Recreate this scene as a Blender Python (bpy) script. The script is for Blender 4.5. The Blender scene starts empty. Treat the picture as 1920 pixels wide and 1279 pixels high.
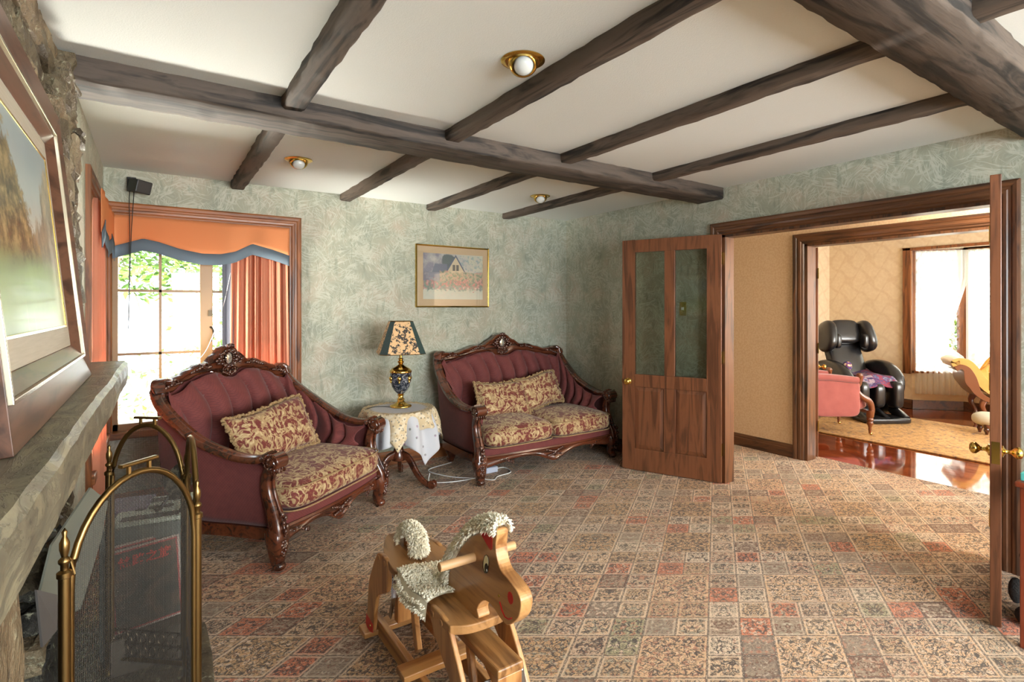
import bpy, bmesh, math, random
from mathutils import Vector, Matrix
random.seed(7)
PI = math.pi
sc = bpy.context.scene
COL = sc.collection

# ------------------------------------------------------------------ camera, world, sun, exposure
cam = bpy.data.cameras.new('camera')
cam.sensor_width = 36.0
cam.lens = 18.75
cam.shift_y = -62.5 / 1920
cam.clip_start = 0.03
camo = bpy.data.objects.new('camera', cam); COL.objects.link(camo)
YAW = math.atan(0.670)
camo.location = (0, 0, 1.45)
camo.rotation_euler = (PI / 2, 0, -YAW)
sc.camera = camo
sc.view_settings.view_transform = 'Standard'
sc.view_settings.look = 'None'
sc.view_settings.gamma = 1.0
sc.view_settings.use_curve_mapping = False
sc.view_settings.exposure = 0.95
try:
    sc.cycles.max_bounces = 7; sc.cycles.diffuse_bounces = 4; sc.cycles.glossy_bounces = 3
    sc.cycles.transparent_max_bounces = 16; sc.cycles.transmission_bounces = 4
    sc.cycles.sample_clamp_indirect = 6.0
    sc.cycles.caustics_reflective = False; sc.cycles.caustics_refractive = False
except Exception:
    pass
WORLD_STRENGTH = 4.2
world = bpy.data.worlds.new('daylight'); sc.world = world; world.use_nodes = True
bg = world.node_tree.nodes['Background']
bg.inputs[0].default_value = (0.86, 0.95, 1.0, 1); bg.inputs[1].default_value = WORLD_STRENGTH
sun = bpy.data.lights.new('sun', 'SUN'); sun.energy = 13.0; sun.angle = 0.01; sun.color = (1.0, 0.93, 0.80)
suno = bpy.data.objects.new('sun', sun); COL.objects.link(suno)
suno.rotation_euler = Vector((-0.86, -0.36, -0.62)).to_track_quat('-Z', 'Y').to_euler()
suno.location = (12, 6, 8)


def area(name, loc, aim, sx, sy, power, color=(1, 1, 1), portal=False):
    l = bpy.data.lights.new(name, 'AREA'); l.shape = 'RECTANGLE'; l.size = sx; l.size_y = sy
    l.energy = power; l.color = color
    o = bpy.data.objects.new(name, l); COL.objects.link(o); o.location = loc
    o.rotation_euler = Vector(aim).to_track_quat('-Z', 'Z').to_euler()
    if portal: l.cycles.is_portal = True
    return o


# added fill lamps in unseen openings of wall_front and wall_right, and portals in the windows in view
area('front_fill_light', (1.7, -2.92, 1.45), (0.05, 1, -0.05), 2.8, 1.5, 135, (0.90, 0.97, 1.0))
area('side_fill_light', (3.98, -1.35, 1.45), (-1, 0.25, 0), 1.5, 1.5, 16, (1.0, 0.97, 0.92))
area('daylight_back_window', (0.33, 4.86, 1.32), (0, -1, 0), 1.2, 1.5, 1, portal=True)
area('daylight_left_window', (-0.46, 4.12, 1.32), (1, 0, 0), 1.0, 1.5, 1, portal=True)
area('daylight_lounge_window', (9.75, 1.7, 1.4), (-1, 0, 0), 1.9, 1.8, 1, portal=True)
area('garden_bounce_fill', (.30, 5.65, .08), (0, -1, .95), 1.5, .6, 450, (1.0, 0.96, 0.86))  # added lamp below sill level, stands in for light off the paving
area('left_bounce_fill', (-1.15, 4.15, .10), (1, 0, .95), .9, .6, 330, (1.0, 0.97, 0.86))  # added lamp outside the left window, stands in for ground bounce
area('hall_top_fill', (4.57, 1.15, 2.42), (0, .25, -1), .5, .5, 30, (1.0, 0.88, 0.7))  # added unseen fill that brightens the hall wall, no fitting modelled
area('lounge_fill_light', (7.2, -1.35, 1.5), (0, 1, -0.1), 2.4, 1.4, 95, (1.0, 0.97, 0.90))  # added fill to brighten the lounge, from an unseen side opening
area('hall_end_fill', (4.55, -2.9, 1.5), (0, 1, 0), 0.8, 1.6, 120, (1.0, 0.9, 0.76))  # added fill at the unseen hall end, lifts the hall wall


# ------------------------------------------------------------------ node helpers
class S:
    def __init__(s, g, k): s.g = g; s.k = k
    def m(s, op, b=None, c=None): return s.g.math(op, s, b, c)
    def __add__(s, b): return s.m('ADD', b)
    __radd__ = __add__
    def __sub__(s, b): return s.m('SUBTRACT', b)
    def __rsub__(s, b): return s.g.math('SUBTRACT', b, s)
    def __mul__(s, b): return s.m('MULTIPLY', b)
    __rmul__ = __mul__
    def __truediv__(s, b): return s.m('DIVIDE', b)
    def abs(s): return s.m('ABSOLUTE')
    def floor(s): return s.m('FLOOR')
    def frac(s): return s.m('FRACT')
    def sin(s): return s.m('SINE')
    def lt(s, b): return s.m('LESS_THAN', b)
    def gt(s, b): return s.m('GREATER_THAN', b)
    def mod(s, b): return s.m('FLOORED_MODULO', b)
    def pow(s, b): return s.m('POWER', b)
    def mn(s, b): return s.m('MINIMUM', b)
    def mx(s, b): return s.m('MAXIMUM', b)
    def smooth(s, a, b):
        n = s.g.t.nodes.new('ShaderNodeMapRange'); n.interpolation_type = 'SMOOTHSTEP'
        s.g.put(n.inputs[0], s); s.g.put(n.inputs[1], a); s.g.put(n.inputs[2], b)
        return S(s.g, n.outputs[0])


class G:
    def __init__(s, m):
        m.use_nodes = True; s.t = m.node_tree; s.b = s.t.nodes['Principled BSDF']
        s.out = s.t.nodes['Material Output']
    def put(s, inp, v):
        if isinstance(v, S): s.t.links.new(v.k, inp)
        elif isinstance(v, (tuple, list)):
            v = tuple(v)
            if inp.type == 'RGBA' and len(v) == 3: v = v + (1,)
            inp.default_value = v
        elif v is not None: inp.default_value = v
    def math(s, op, a, b=None, c=None):
        n = s.t.nodes.new('ShaderNodeMath'); n.operation = op
        for i, v in enumerate((a, b, c)):
            if v is not None: s.put(n.inputs[i], v)
        return S(s, n.outputs[0])
    def obj(s):
        return S(s, s.t.nodes.new('ShaderNodeTexCoord').outputs['Object'])
    def pos(s):
        return S(s, s.t.nodes.new('ShaderNodeNewGeometry').outputs['Position'])
    def sep(s, v):
        n = s.t.nodes.new('ShaderNodeSeparateXYZ'); s.put(n.inputs[0], v)
        return [S(s, n.outputs[i]) for i in range(3)]
    def comb(s, x=0., y=0., z=0.):
        n = s.t.nodes.new('ShaderNodeCombineXYZ')
        for i, v in enumerate((x, y, z)): s.put(n.inputs[i], v)
        return S(s, n.outputs[0])
    def map(s, v, scale=(1, 1, 1), rot=(0, 0, 0), loc=(0, 0, 0)):
        n = s.t.nodes.new('ShaderNodeMapping'); s.put(n.inputs[0], v)
        n.inputs['Scale'].default_value = scale; n.inputs['Rotation'].default_value = rot; n.inputs['Location'].default_value = loc
        return S(s, n.outputs[0])
    def noise(s, v, scale, detail=3., rough=.5, dist=0., color=False):
        n = s.t.nodes.new('ShaderNodeTexNoise'); s.put(n.inputs['Vector'], v)
        s.put(n.inputs['Scale'], scale); s.put(n.inputs['Detail'], detail); s.put(n.inputs['Roughness'], rough); s.put(n.inputs['Distortion'], dist)
        return S(s, n.outputs[1 if color else 0])
    def voro(s, v, scale, feature='F1', out='Distance', rnd=1.):
        n = s.t.nodes.new('ShaderNodeTexVoronoi'); n.feature = feature; s.put(n.inputs['Vector'], v); s.put(n.inputs['Scale'], scale)
        s.put(n.inputs['Randomness'], rnd)
        return S(s, n.outputs[out])
    def white(s, v, color=False):
        n = s.t.nodes.new('ShaderNodeTexWhiteNoise'); s.put(n.inputs['Vector'], v)
        return S(s, n.outputs[1 if color else 0])
    def ramp(s, f, stops, const=False):
        n = s.t.nodes.new('ShaderNodeValToRGB'); s.put(n.inputs[0], f)
        r = n.color_ramp; r.interpolation = 'CONSTANT' if const else 'LINEAR'
        while len(r.elements) < len(stops): r.elements.new(0.5)
        for e, (p, c) in zip(r.elements, stops):
            e.position = p; e.color = tuple(c) + (1,) if len(c) == 3 else c
        return S(s, n.outputs[0])
    def mix(s, f, a, b, mode='MIX'):
        n = s.t.nodes.new('ShaderNodeMix'); n.data_type = 'RGBA'; n.blend_type = mode
        s.put(n.inputs[0], f); s.put(n.inputs[6], a); s.put(n.inputs[7], b)
        return S(s, n.outputs[2])
    def bump(s, h, strength=.5, dist=.01):
        n = s.t.nodes.new('ShaderNodeBump'); s.put(n.inputs['Height'], h); n.inputs['Strength'].default_value = strength
        n.inputs['Distance'].default_value = dist
        s.t.links.new(n.outputs[0], s.b.inputs['Normal'])
    def col(s, v): s.put(s.b.inputs['Base Color'], v)


def lin(r, g, b):
    f = lambda c: ((c / 255 + .055) / 1.055) ** 2.4 if c > 10 else c / 255 / 12.92
    return (f(r), f(g), f(b))


MATS = {}


def mat(name, color=(.5, .5, .5), rough=.5, metal=0., fn=None, **kw):
    if name in MATS: return MATS[name]
    m = bpy.data.materials.new(name); g = G(m)
    g.b.inputs['Base Color'].default_value = tuple(color) + (1,)
    g.b.inputs['Roughness'].default_value = rough; g.b.inputs['Metallic'].default_value = metal
    for k, v in kw.items():
        g.b.inputs[k.replace('_', ' ')].default_value = v
    if fn: fn(g)
    MATS[name] = m
    return m


def wood(name, c1, c2, axis=2, scale=1., rough=.35, coat=0., bump=.12, fine=60, world=False):
    def fn(g):
        sc_ = [9, 9, 9]; sc_[axis] = .9
        p = g.pos() if world else g.obj()
        v = g.map(p, tuple(a * scale for a in sc_))
        n = g.noise(v, 1.6, 4, .55, 1.2)
        rings = (n * 14).sin() * .5 + .5
        s2 = [fine * 1.0] * 3; s2[axis] = 3
        f = g.noise(g.map(p, tuple(s2)), 1., 3, .6)
        t = rings * .45 + f * .55
        g.col(g.ramp(t, [(.27, c1), (.72, c2)]))
        g.bump(f, bump, .004)
        if coat: g.b.inputs['Coat Weight'].default_value = coat; g.b.inputs['Coat Roughness'].default_value = .12
    return mat(name, c2, rough, fn=fn)


# ------------------------------------------------------------------ mesh helpers
def frame_of(t, up=Vector((0, 0, 1))):
    t = t.normalized()
    if abs(t.dot(up)) > .98: up = Vector((1, 0, 0))
    x = t.cross(up).normalized(); y = x.cross(t).normalized()
    return x, y


class MB:
    def __init__(s): s.v = []; s.f = []; s.M = Matrix.Identity(4)
    def at(s, loc=(0, 0, 0), rot=(0, 0, 0), scale=None):
        from mathutils import Euler
        s.M = Matrix.Translation(loc) @ Euler(rot).to_matrix().to_4x4()
        if scale: s.M = s.M @ Matrix.Diagonal((*scale, 1))
        return s
    def add(s, vs, fs):
        o = len(s.v); s.v += [tuple(s.M @ Vector(v)) for v in vs]; s.f += [tuple(i + o for i in f) for f in fs]; return s
    def box(s, x0, y0, z0, x1, y1, z1):
        vs = [(x, y, z) for x in (x0, x1) for y in (y0, y1) for z in (z0, z1)]
        return s.add(vs, [(0, 1, 3, 2), (4, 6, 7, 5), (0, 4, 5, 1), (2, 3, 7, 6), (0, 2, 6, 4), (1, 5, 7, 3)])
    def cbox(s, c, d): return s.box(*[c[i] - d[i] / 2 for i in range(3)], *[c[i] + d[i] / 2 for i in range(3)])
    def grid(s, fn, nu, nv, cu=False, cv=False):
        vs = [fn(i / (nu if cu else nu - 1), j / (nv if cv else nv - 1)) for i in range(nu) for j in range(nv)]
        fs = []
        for i in range(nu if cu else nu - 1):
            for j in range(nv if cv else nv - 1):
                a = i * nv + j; b = ((i + 1) % nu) * nv + j; c = ((i + 1) % nu) * nv + (j + 1) % nv; d = i * nv + (j + 1) % nv
                fs.append((a, b, c, d))
        return s.add(vs, fs)
    def lathe(s, prof, c=(0, 0, 0), seg=24, cap=True):
        vs = []; n = len(prof)
        for i in range(seg):
            a = 2 * PI * i / seg
            for r, z in prof: vs.append((c[0] + r * math.cos(a), c[1] + r * math.sin(a), c[2] + z))
        fs = [(i * n + j, ((i + 1) % seg) * n + j, ((i + 1) % seg) * n + j + 1, i * n + j + 1) for i in range(seg) for j in range(n - 1)]
        if cap:
            fs.append(tuple(i * n for i in range(seg))[::-1]); fs.append(tuple(i * n + n - 1 for i in range(seg)))
        return s.add(vs, fs)
    def sweep(s, path, prof, closed=False, up=Vector((0, 0, 1)), scales=None, cap=True):
        P = [Vector(p) for p in path]; n = len(P); k = len(prof); vs = []
        for i, p in enumerate(P):
            if closed: t = P[(i + 1) % n] - P[i - 1]
            else: t = P[min(i + 1, n - 1)] - P[max(i - 1, 0)]
            if t.length < 1e-9: t = Vector((0, 0, 1))
            x, y = frame_of(t, up); q = scales[i] if scales else 1
            for a, b in prof: vs.append(tuple(p + x * a * q + y * b * q))
        fs = [(i * k + j, ((i + 1) % n) * k + j, ((i + 1) % n) * k + (j + 1) % k, i * k + (j + 1) % k)
              for i in range(n if closed else n - 1) for j in range(k)]
        if cap and not closed: fs.append(tuple(range(k))); fs.append(tuple((n - 1) * k + j for j in range(k))[::-1])
        return s.add(vs, fs)
    def tube(s, path, r, seg=8, closed=False, up=Vector((0, 0, 1)), scales=None):
        return s.sweep(path, [(r * math.cos(2 * PI * i / seg), r * math.sin(2 * PI * i / seg)) for i in range(seg)], closed, up, scales)
    def ball(s, c, r, seg=14, ring=9):
        if not isinstance(r, (tuple, list)): r = (r, r, r)
        return s.grid(lambda u, v: (c[0] + r[0] * math.cos(2 * PI * u) * math.sin(PI * max(v, .0)), c[1] + r[1] * math.sin(2 * PI * u) * math.sin(PI * v), c[2] - r[2] * math.cos(PI * v)), seg, ring, cu=True)
    def prism(s, poly, h0, h1, plane='xz'):
        """poly extruded along the missing axis from h0 to h1"""
        def P(a, b, h):
            return {'xz': (a, h, b), 'yz': (h, a, b), 'xy': (a, b, h)}[plane]
        n = len(poly)
        vs = [P(a, b, h0) for a, b in poly] + [P(a, b, h1) for a, b in poly]
        fs = [tuple(range(n)), tuple(range(n, 2 * n))[::-1]] + [(i, (i + 1) % n, (i + 1) % n + n, i + n) for i in range(n)]
        return s.add(vs, fs)
    def build(s, name, m, parent=None, smooth=True, bevel=0, seg=2, sub=0, solid=0, angle=40, loc=None, **props):
        me = bpy.data.meshes.new(name); me.from_pydata(s.v, [], s.f)
        bm = bmesh.new(); bm.from_mesh(me); bmesh.ops.remove_doubles(bm, verts=bm.verts, dist=1e-6)
        bmesh.ops.recalc_face_normals(bm, faces=bm.faces); bm.to_mesh(me); bm.free()
        me.materials.append(m)
        o = bpy.data.objects.new(name, me); COL.objects.link(o)
        if loc: o.location = loc
        if parent: o.parent = parent
        if solid:
            q = o.modifiers.new('s', 'SOLIDIFY'); q.thickness = solid; q.offset = 0
        if bevel:
            q = o.modifiers.new('b', 'BEVEL'); q.width = bevel; q.segments = seg; q.limit_method = 'ANGLE'; q.angle_limit = math.radians(angle)
        if sub:
            q = o.modifiers.new('u', 'SUBSURF'); q.levels = sub; q.render_levels = sub
        if smooth:
            if bevel or sub or not smooth == 'auto':
                for p in me.polygons: p.use_smooth = True
            try:
                me.set_sharp_from_angle(angle=math.radians(50))
            except Exception: pass
        for k, v in props.items(): o[k] = v
        return o


def thing(name, label, cat, loc=(0, 0, 0), rz=0, group=None):
    o = bpy.data.objects.new(name, None); COL.objects.link(o); o.location = loc; o.rotation_euler = (0, 0, rz)
    o['label'] = label; o['category'] = cat
    if group: o['group'] = group
    return o


def tag(o, label, cat, group=None):
    o['label'] = label; o['category'] = cat
    if group: o['group'] = group
    return o


def struct(o, label=None):
    o['kind'] = 'structure'
    if label: o['label'] = label
    return o


def copy_tree(o, parent=None):
    c = o.copy(); COL.objects.link(c)
    if parent: c.parent = parent
    for ch in list(o.children): copy_tree(ch, c)
    return c


def cr(points, n):
    """Catmull-Rom through points, n samples"""
    P = [Vector(p) for p in points]; out = []; m = len(P) - 1
    for i in range(n):
        u = i / (n - 1) * m; k = min(int(u), m - 1); t = u - k
        a = P[k - 1] if k > 0 else P[0] * 2 - P[1]; b = P[k]; c = P[k + 1]; d = P[k + 2] if k + 2 <= m else P[m] * 2 - P[m - 1]
        out.append(.5 * ((2 * b) + (c - a) * t + (2 * a - 5 * b + 4 * c - d) * t * t + (3 * b - a - 3 * c + d) * t ** 3))
    return out


def interp(tab, x):
    if x <= tab[0][0]: return tab[0][1]
    for (a, b), (c, d) in zip(tab, tab[1:]):
        if x <= c:
            t = (x - a) / (c - a); t = t * t * (3 - 2 * t); return b + (d - b) * t
    return tab[-1][1]


def rrect(w, h, r, seg=3):
    pts = []
    for cx, cy, a0 in ((w / 2 - r, h / 2 - r, 0), (-w / 2 + r, h / 2 - r, 90), (-w / 2 + r, -h / 2 + r, 180), (w / 2 - r, -h / 2 + r, 270)):
        for i in range(seg + 1):
            a = math.radians(a0 + 90 * i / seg); pts.append((cx + r * math.cos(a), cy + r * math.sin(a)))
    return pts


def spiral(c, r0, r1, turns, n, plane, start=0., hand=1):
    """a flat scroll line; plane = two axis vectors"""
    X, Y = Vector(plane[0]), Vector(plane[1]); c = Vector(c); out = []
    for i in range(n):
        t = i / (n - 1); a = start + hand * 2 * PI * turns * t; r = r0 + (r1 - r0) * t
        out.append(c + X * r * math.cos(a) + Y * r * math.sin(a))
    return out


# ------------------------------------------------------------------ materials
def wallpaper(g):
    p = g.pos(); x, y, z = g.sep(p)
    q = g.comb(x + y * 1.0, z, 0.)
    base = g.noise(q, 3.0, 4, .6)
    c = g.ramp(base, [(.32, lin(148, 152, 136)), (.5, lin(162, 162, 143)), (.68, lin(178, 166, 147))])
    tot = None
    for i, (a, w, sc_) in enumerate(((.5, .045, 1), (-.7, .045, 1.1), (1.15, .05, .9), (-.15, .04, 1.2), (-1.3, .045, .8))):
        v = g.map(q, (sc_, sc_, 1), (0, 0, a), (i * 3.1, i * 1.7, 0))
        warp = g.noise(v, 5, 1, .5, color=True)
        v2 = g.mix(.10, v, warp, 'ADD')
        n = g.noise(g.map(v2, (34, 4.2, 1)), 1., 2, .5)
        l = 1 - (n - .5).abs().smooth(0., w)
        msk = g.noise(g.map(v, (5, 5, 1)), 1.2, 2).smooth(.44, .58)
        l = l * msk
        tot = l if tot is None else tot.mx(l)
    c = g.mix(tot * .6, c, lin(202, 204, 188))
    dk = g.noise(g.map(q, (24, 5, 1), (0, 0, .9)), 1.3, 2, .5)
    c = g.mix(dk.smooth(.56, .7) * .40, c, lin(122, 132, 114))
    g.col(c); g.bump(tot * .5 + base, .15, .003)


M_wallpaper = mat('wallpaper_green', rough=.75, fn=wallpaper)


def damask_wall(g):
    p = g.pos(); x, y, z = g.sep(p)
    u = (x * .7 + y) / .30; v = z / .34
    a = (u * PI).sin().abs(); b = ((v + (u * 2 * PI).sin() * .12) * PI).sin().abs()
    f = ((a - b).abs()).smooth(.10, .25) * .6 + g.noise(g.comb(u, v, 0.), 7, 2).smooth(.45, .6) * .4
    g.col(g.mix(f, lin(222, 198, 164), lin(232, 212, 180)))


M_damaskwall = mat('wallpaper_cream_damask', rough=.8, fn=damask_wall)
M_hallwall = mat('wallpaper_hall', rough=.8, fn=lambda g: g.col(g.mix(g.noise(g.pos(), 60, 3).smooth(.4, .6), lin(222, 188, 152), lin(230, 200, 166))))


def ceil_fn(g):
    n = g.noise(g.pos(), 180, 3, .6)
    g.col(g.mix(n, (.69, .71, .68), (.75, .77, .735))); g.bump(n, .35, .003)


M_ceiling = mat('ceiling_plaster', rough=.85, fn=ceil_fn)


def carpet(g):
    p = g.pos(); x, y, z = g.sep(p)
    s_, c_ = math.sin(YAW), math.cos(YAW)
    F = x * s_ + y * c_; R = x * c_ - y * s_
    wob = g.noise(p, 55, 2, color=True); wx, wy, wz = g.sep(wob)
    px = (R - F * .385 + .332) / .145 + (wx - .5) * .07
    py = (F - 2.088) / .1348 + (wy - .5) * .07
    big = (px / 4).frac().lt(.5) * (py / 4).frac().lt(.5)
    k = 1 - big * .5                      # scale for big tiles
    qx = px * k; qy = py * k
    ux = qx.frac(); uy = qy.frac(); ix = qx.floor(); iy = qy.floor()
    idv = g.comb(ix, iy, big * 7.3)
    rnd = g.white(idv); r2 = g.white(g.comb(ix, iy, big * 3.1 + 5.5)); r3 = g.white(g.comb(iy, ix, 9.1))
    wh = (k * 1.0)
    ex = ux.mn(1 - ux) / k; ey = uy.mn(1 - uy) / k; e = ex.mn(ey)
    base = g.ramp(rnd, [(0, lin(220, 184, 146)), (.2, lin(200, 162, 122)), (.36, lin(124, 104, 88)), (.45, lin(96, 56, 34)),
                        (.56, lin(206, 172, 140)), (.72, lin(212, 122, 82)), (.81, lin(172, 160, 122)), (.88, lin(222, 196, 166))], True)
    base = g.mix(big, base, g.ramp(r2, [(0, lin(222, 180, 138)), (.5, lin(206, 162, 114))], True))
    # motif in mirrored tile coordinates
    mx_ = (ux - .5); my_ = (uy - .5)
    sel = r3.gt(.5)
    mxa = mx_ * (1 - sel) + mx_.abs() * sel
    loc = g.comb(mxa / k * 1.0 + rnd * 37, my_ / k + r2 * 53, 0.)
    n1 = g.noise(loc, 4.0, 1.5, .45, .8); n2 = g.noise(loc, 7.5, 1.5, .5, .6)
    wig = (g.voro(loc, 5.5, 'F1') - .30).abs()
    line = (1 - (n1 - .5).abs().smooth(.018, .055)).mx((1 - (n2 - .47).abs().smooth(.016, .055)) * .9).mx((1 - wig.smooth(.015, .06)) * .8)
    patch = g.noise(loc, 5.2, 1, .5)
    c = g.mix(patch.smooth(.54, .60) * .85, base, g.ramp(r2, [(0, lin(190, 128, 98)), (.3, lin(226, 198, 170)), (.5, lin(108, 74, 52)), (.78, lin(170, 160, 136)), (.9, lin(226, 198, 168))], True))
    c = g.mix(n2.smooth(.6, .68) * .8, c, lin(150, 92, 68))
    lc = g.mix((rnd - .46).abs().lt(.10) * (1 - big) * .55, lin(50, 38, 34), lin(206, 178, 148))
    c = g.mix(line * e.smooth(.05, .12) * .94, c, lc)
    hl = g.noise(loc, 9, 1.5); c = g.mix(hl.smooth(.60, .66) * .45, c, lin(228, 204, 178))
    # light inner band and dashed dark borders
    c = g.mix((1 - e.smooth(.085, .11)) * .5 * r2.gt(.62), c, lin(226, 200, 170))
    jag = g.noise(p, 150, 1) * .03
    c = g.mix((1 - (e + jag).smooth(.036, .056)) * .85, c, lin(78, 62, 54))
    dash = (g.noise(p, 90, 1)).gt(.53)
    c = g.mix((1 - (e + jag).smooth(.022, .034)) * dash * .7, c, lin(214, 188, 160))
    pile = g.noise(p, 420, 2, .7)
    c = g.mix(.34, c, g.ramp(pile, [(.3, (.62, .60, .58)), (.7, (1.0, 1.0, 1.0))]), 'MULTIPLY')
    tone = g.noise(p, 1.4, 2); c = g.mix(tone.smooth(.3, .7) * .12, c, lin(196, 160, 120))
    g.col(c); g.bump(pile, .6, .006)
    g.b.inputs['Sheen Weight'].default_value = .15


M_carpet = mat('carpet_patchwork', rough=.95, fn=carpet)


def board_floor(g):
    x, y, z = g.sep(g.pos())
    ca, sa = math.cos(.0), math.sin(.0)
    a = x / .085; i = a.floor(); f = a.frac()
    jy = y + g.white(g.comb(i, 0., 0.)) * 2
    r = g.white(g.comb(i, (jy / 1.7).floor(), 1.))
    grain = g.noise(g.comb(x * 60, y * 4, r * 9), 1., 3, .6)
    c = g.ramp(r * .5 + grain * .5, [(.2, lin(92, 34, 16)), (.5, lin(132, 58, 28)), (.85, lin(166, 84, 44))])
    c = g.mix(f.mn(1 - f).lt(.03) * .8, c, lin(50, 20, 12))
    g.col(c); g.bump(grain * .3 + f.mn(1 - f)  .smooth(0., .05), .08, .002)


M_boards = mat('timber_boards', rough=.07, fn=board_floor, Coat_Weight=1.0, Coat_Roughness=.05)
M_beam = wood('beam_rough_wood', (.012, .009, .007), (.105, .076, .056), axis=1, rough=.75, bump=.8, fine=30)
M_beamx = wood('beam_rough_wood_long', (.012, .009, .007), (.085, .062, .047), axis=0, rough=.75, bump=.8, fine=30)
M_trim = wood('trim_wood', lin(56, 34, 21), lin(104, 66, 40), axis=2, rough=.4, coat=.12, world=True)
M_trimh = wood('trim_wood_h', lin(60, 37, 22), lin(110, 70, 43), axis=0, rough=.4, coat=.12, world=True)
M_trimy = wood('trim_wood_y', lin(56, 34, 21), lin(102, 64, 38), axis=1, rough=.4, coat=.12, world=True)
M_wintrim = wood('window_trim_wood', lin(96, 54, 24), lin(152, 92, 48), axis=0, rough=.42, coat=.08, world=True)
M_wintrimv = wood('window_trim_wood_v', lin(88, 50, 23), lin(142, 86, 45), axis=2, rough=.42, coat=.08, world=True)
M_sash = mat('sash_wood', lin(150, 116, 76), .4)
M_door = wood('door_wood', lin(86, 50, 30), lin(124, 76, 48), axis=2, rough=.38, coat=.25, fine=90)
M_mahog = wood('mahogany', lin(46, 22, 14), lin(98, 50, 30), axis=0, rough=.24, coat=.7, bump=.05)
M_carve = mat('mahogany_carving', lin(84, 40, 24), .25, 0, Coat_Weight=.8, Coat_Roughness=.12,
              fn=lambda g: g.col(g.mix(g.noise(g.obj(), 60, 2).smooth(.55, .7) * .55, lin(70, 32, 18), lin(190, 160, 140))))
M_brass = mat('polished_brass', lin(222, 184, 96), .16, 1.0)
M_oldbrass = mat('aged_brass', lin(146, 118, 74), .32, 1.0)
M_darkbrass = mat('dark_bronze', lin(70, 58, 44), .35, .9)
M_black = mat('black_plastic', (.012, .012, .012), .45)
M_white = mat('white_plastic', (.8, .8, .8), .4)


def velvet(g):
    x, y, z = g.sep(g.obj())
    a = ((x + z * .9 + y) / .016 * PI).sin().abs(); b = ((x - z * .9 + y) / .016 * PI).sin().abs()
    d = a.mn(b)
    n = g.noise(g.obj(), 26, 3)
    c = g.mix(n, lin(96, 40, 39), lin(124, 58, 53))
    c = g.mix(d.lt(.28) * .38, c, lin(70, 26, 28))
    g.col(c); g.bump(d, .2, .002)
    g.b.inputs['Sheen Weight'].default_value = .12; g.b.inputs['Sheen Roughness'].default_value = .5


M_velvet = mat('burgundy_velvet', rough=.8, fn=velvet)


def damask(g):
    p = g.obj()
    x, y, z = g.sep(p)
    wv = g.noise(p, 9, 2, .5, color=True)
    q = g.mix(.09, p, wv, 'ADD')
    n1 = g.noise(q, 10, 2, .45, 1.6); n2 = g.noise(q, 24, 2, .5, 1.2); n3 = g.noise(q, 60, 2)
    scrolls = 1 - (n1 - .5).abs().smooth(.035, .06)
    inner = 1 - (n1 - .5).abs().smooth(.008, .02)
    blobs = n2.smooth(.53, .57)
    gold = scrolls.mx(blobs)
    c = g.mix(gold, lin(108, 40, 34), g.mix(n3, lin(150, 120, 82), lin(186, 156, 114)))
    c = g.mix(inner * .75, c, lin(206, 184, 140))
    c = g.mix((n3.gt(.57)) * (1 - gold) * .5, c, lin(150, 100, 70))
    g.col(c); g.bump(gold + n3 * .4, .35, .003)
    g.b.inputs['Sheen Weight'].default_value = .15


M_damask = mat('damask_gold_red', rough=.75, fn=damask)
M_fringe = mat('fringe_gold', rough=.9, fn=lambda g: (g.col(g.mix(g.noise(g.obj(), 120, 2), lin(120, 92, 56), lin(196, 166, 122))), g.bump(g.noise(g.obj(), 160, 2), .8, .006)))


def stone(c1, c2, c3, sc_=5., bump=1.0):
    def fn(g):
        p = g.obj(); n = g.noise(p, sc_, 6, .65, .6); n2 = g.noise(p, sc_ * 5, 5, .7)
        c = g.ramp(n, [(.3, c1), (.5, c2), (.7, c3)])
        c = g.mix(n2.smooth(.56, .70) * .7, c, lin(198, 196, 166))
        c = g.mix((1 - n2.smooth(.30, .42)) * .8, c, (.03, .025, .02))
        g.col(c); g.bump(n + n2 * .8, bump, .03)
    return fn


M_stone = mat('schist_brown', rough=.55, fn=stone(lin(56, 46, 34), lin(94, 80, 60), lin(124, 112, 86)))
M_stone2 = mat('schist_pale', rough=.6, fn=stone(lin(82, 68, 50), lin(128, 108, 82), lin(152, 138, 110), 4))
M_stone3 = mat('schist_dark', rough=.6, fn=stone(lin(34, 32, 30), lin(62, 58, 52), lin(92, 90, 78), 6))
M_mortar = mat('mortar_dark', (.03, .027, .024), .9)


def mantel_fn(g):
    p = g.obj(); q = g.map(p, (12, 3.5, 12)); n = g.noise(q, 1.6, 5, .6, 1.5)
    n2 = g.noise(p, 14, 5, .6, .8)
    c = g.ramp(n, [(.3, lin(92, 88, 76)), (.5, lin(130, 124, 104)), (.68, lin(158, 150, 122))])
    c = g.mix(n2.smooth(.52, .68) * .5, c, lin(92, 84, 72))
    wv = (n * 40).sin().smooth(.5, 1.)
    c = g.mix(wv * .4, c, lin(70, 66, 56))
    g.col(c); g.bump(n + wv * .3 + n2 * .5, .35, .004)


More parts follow.
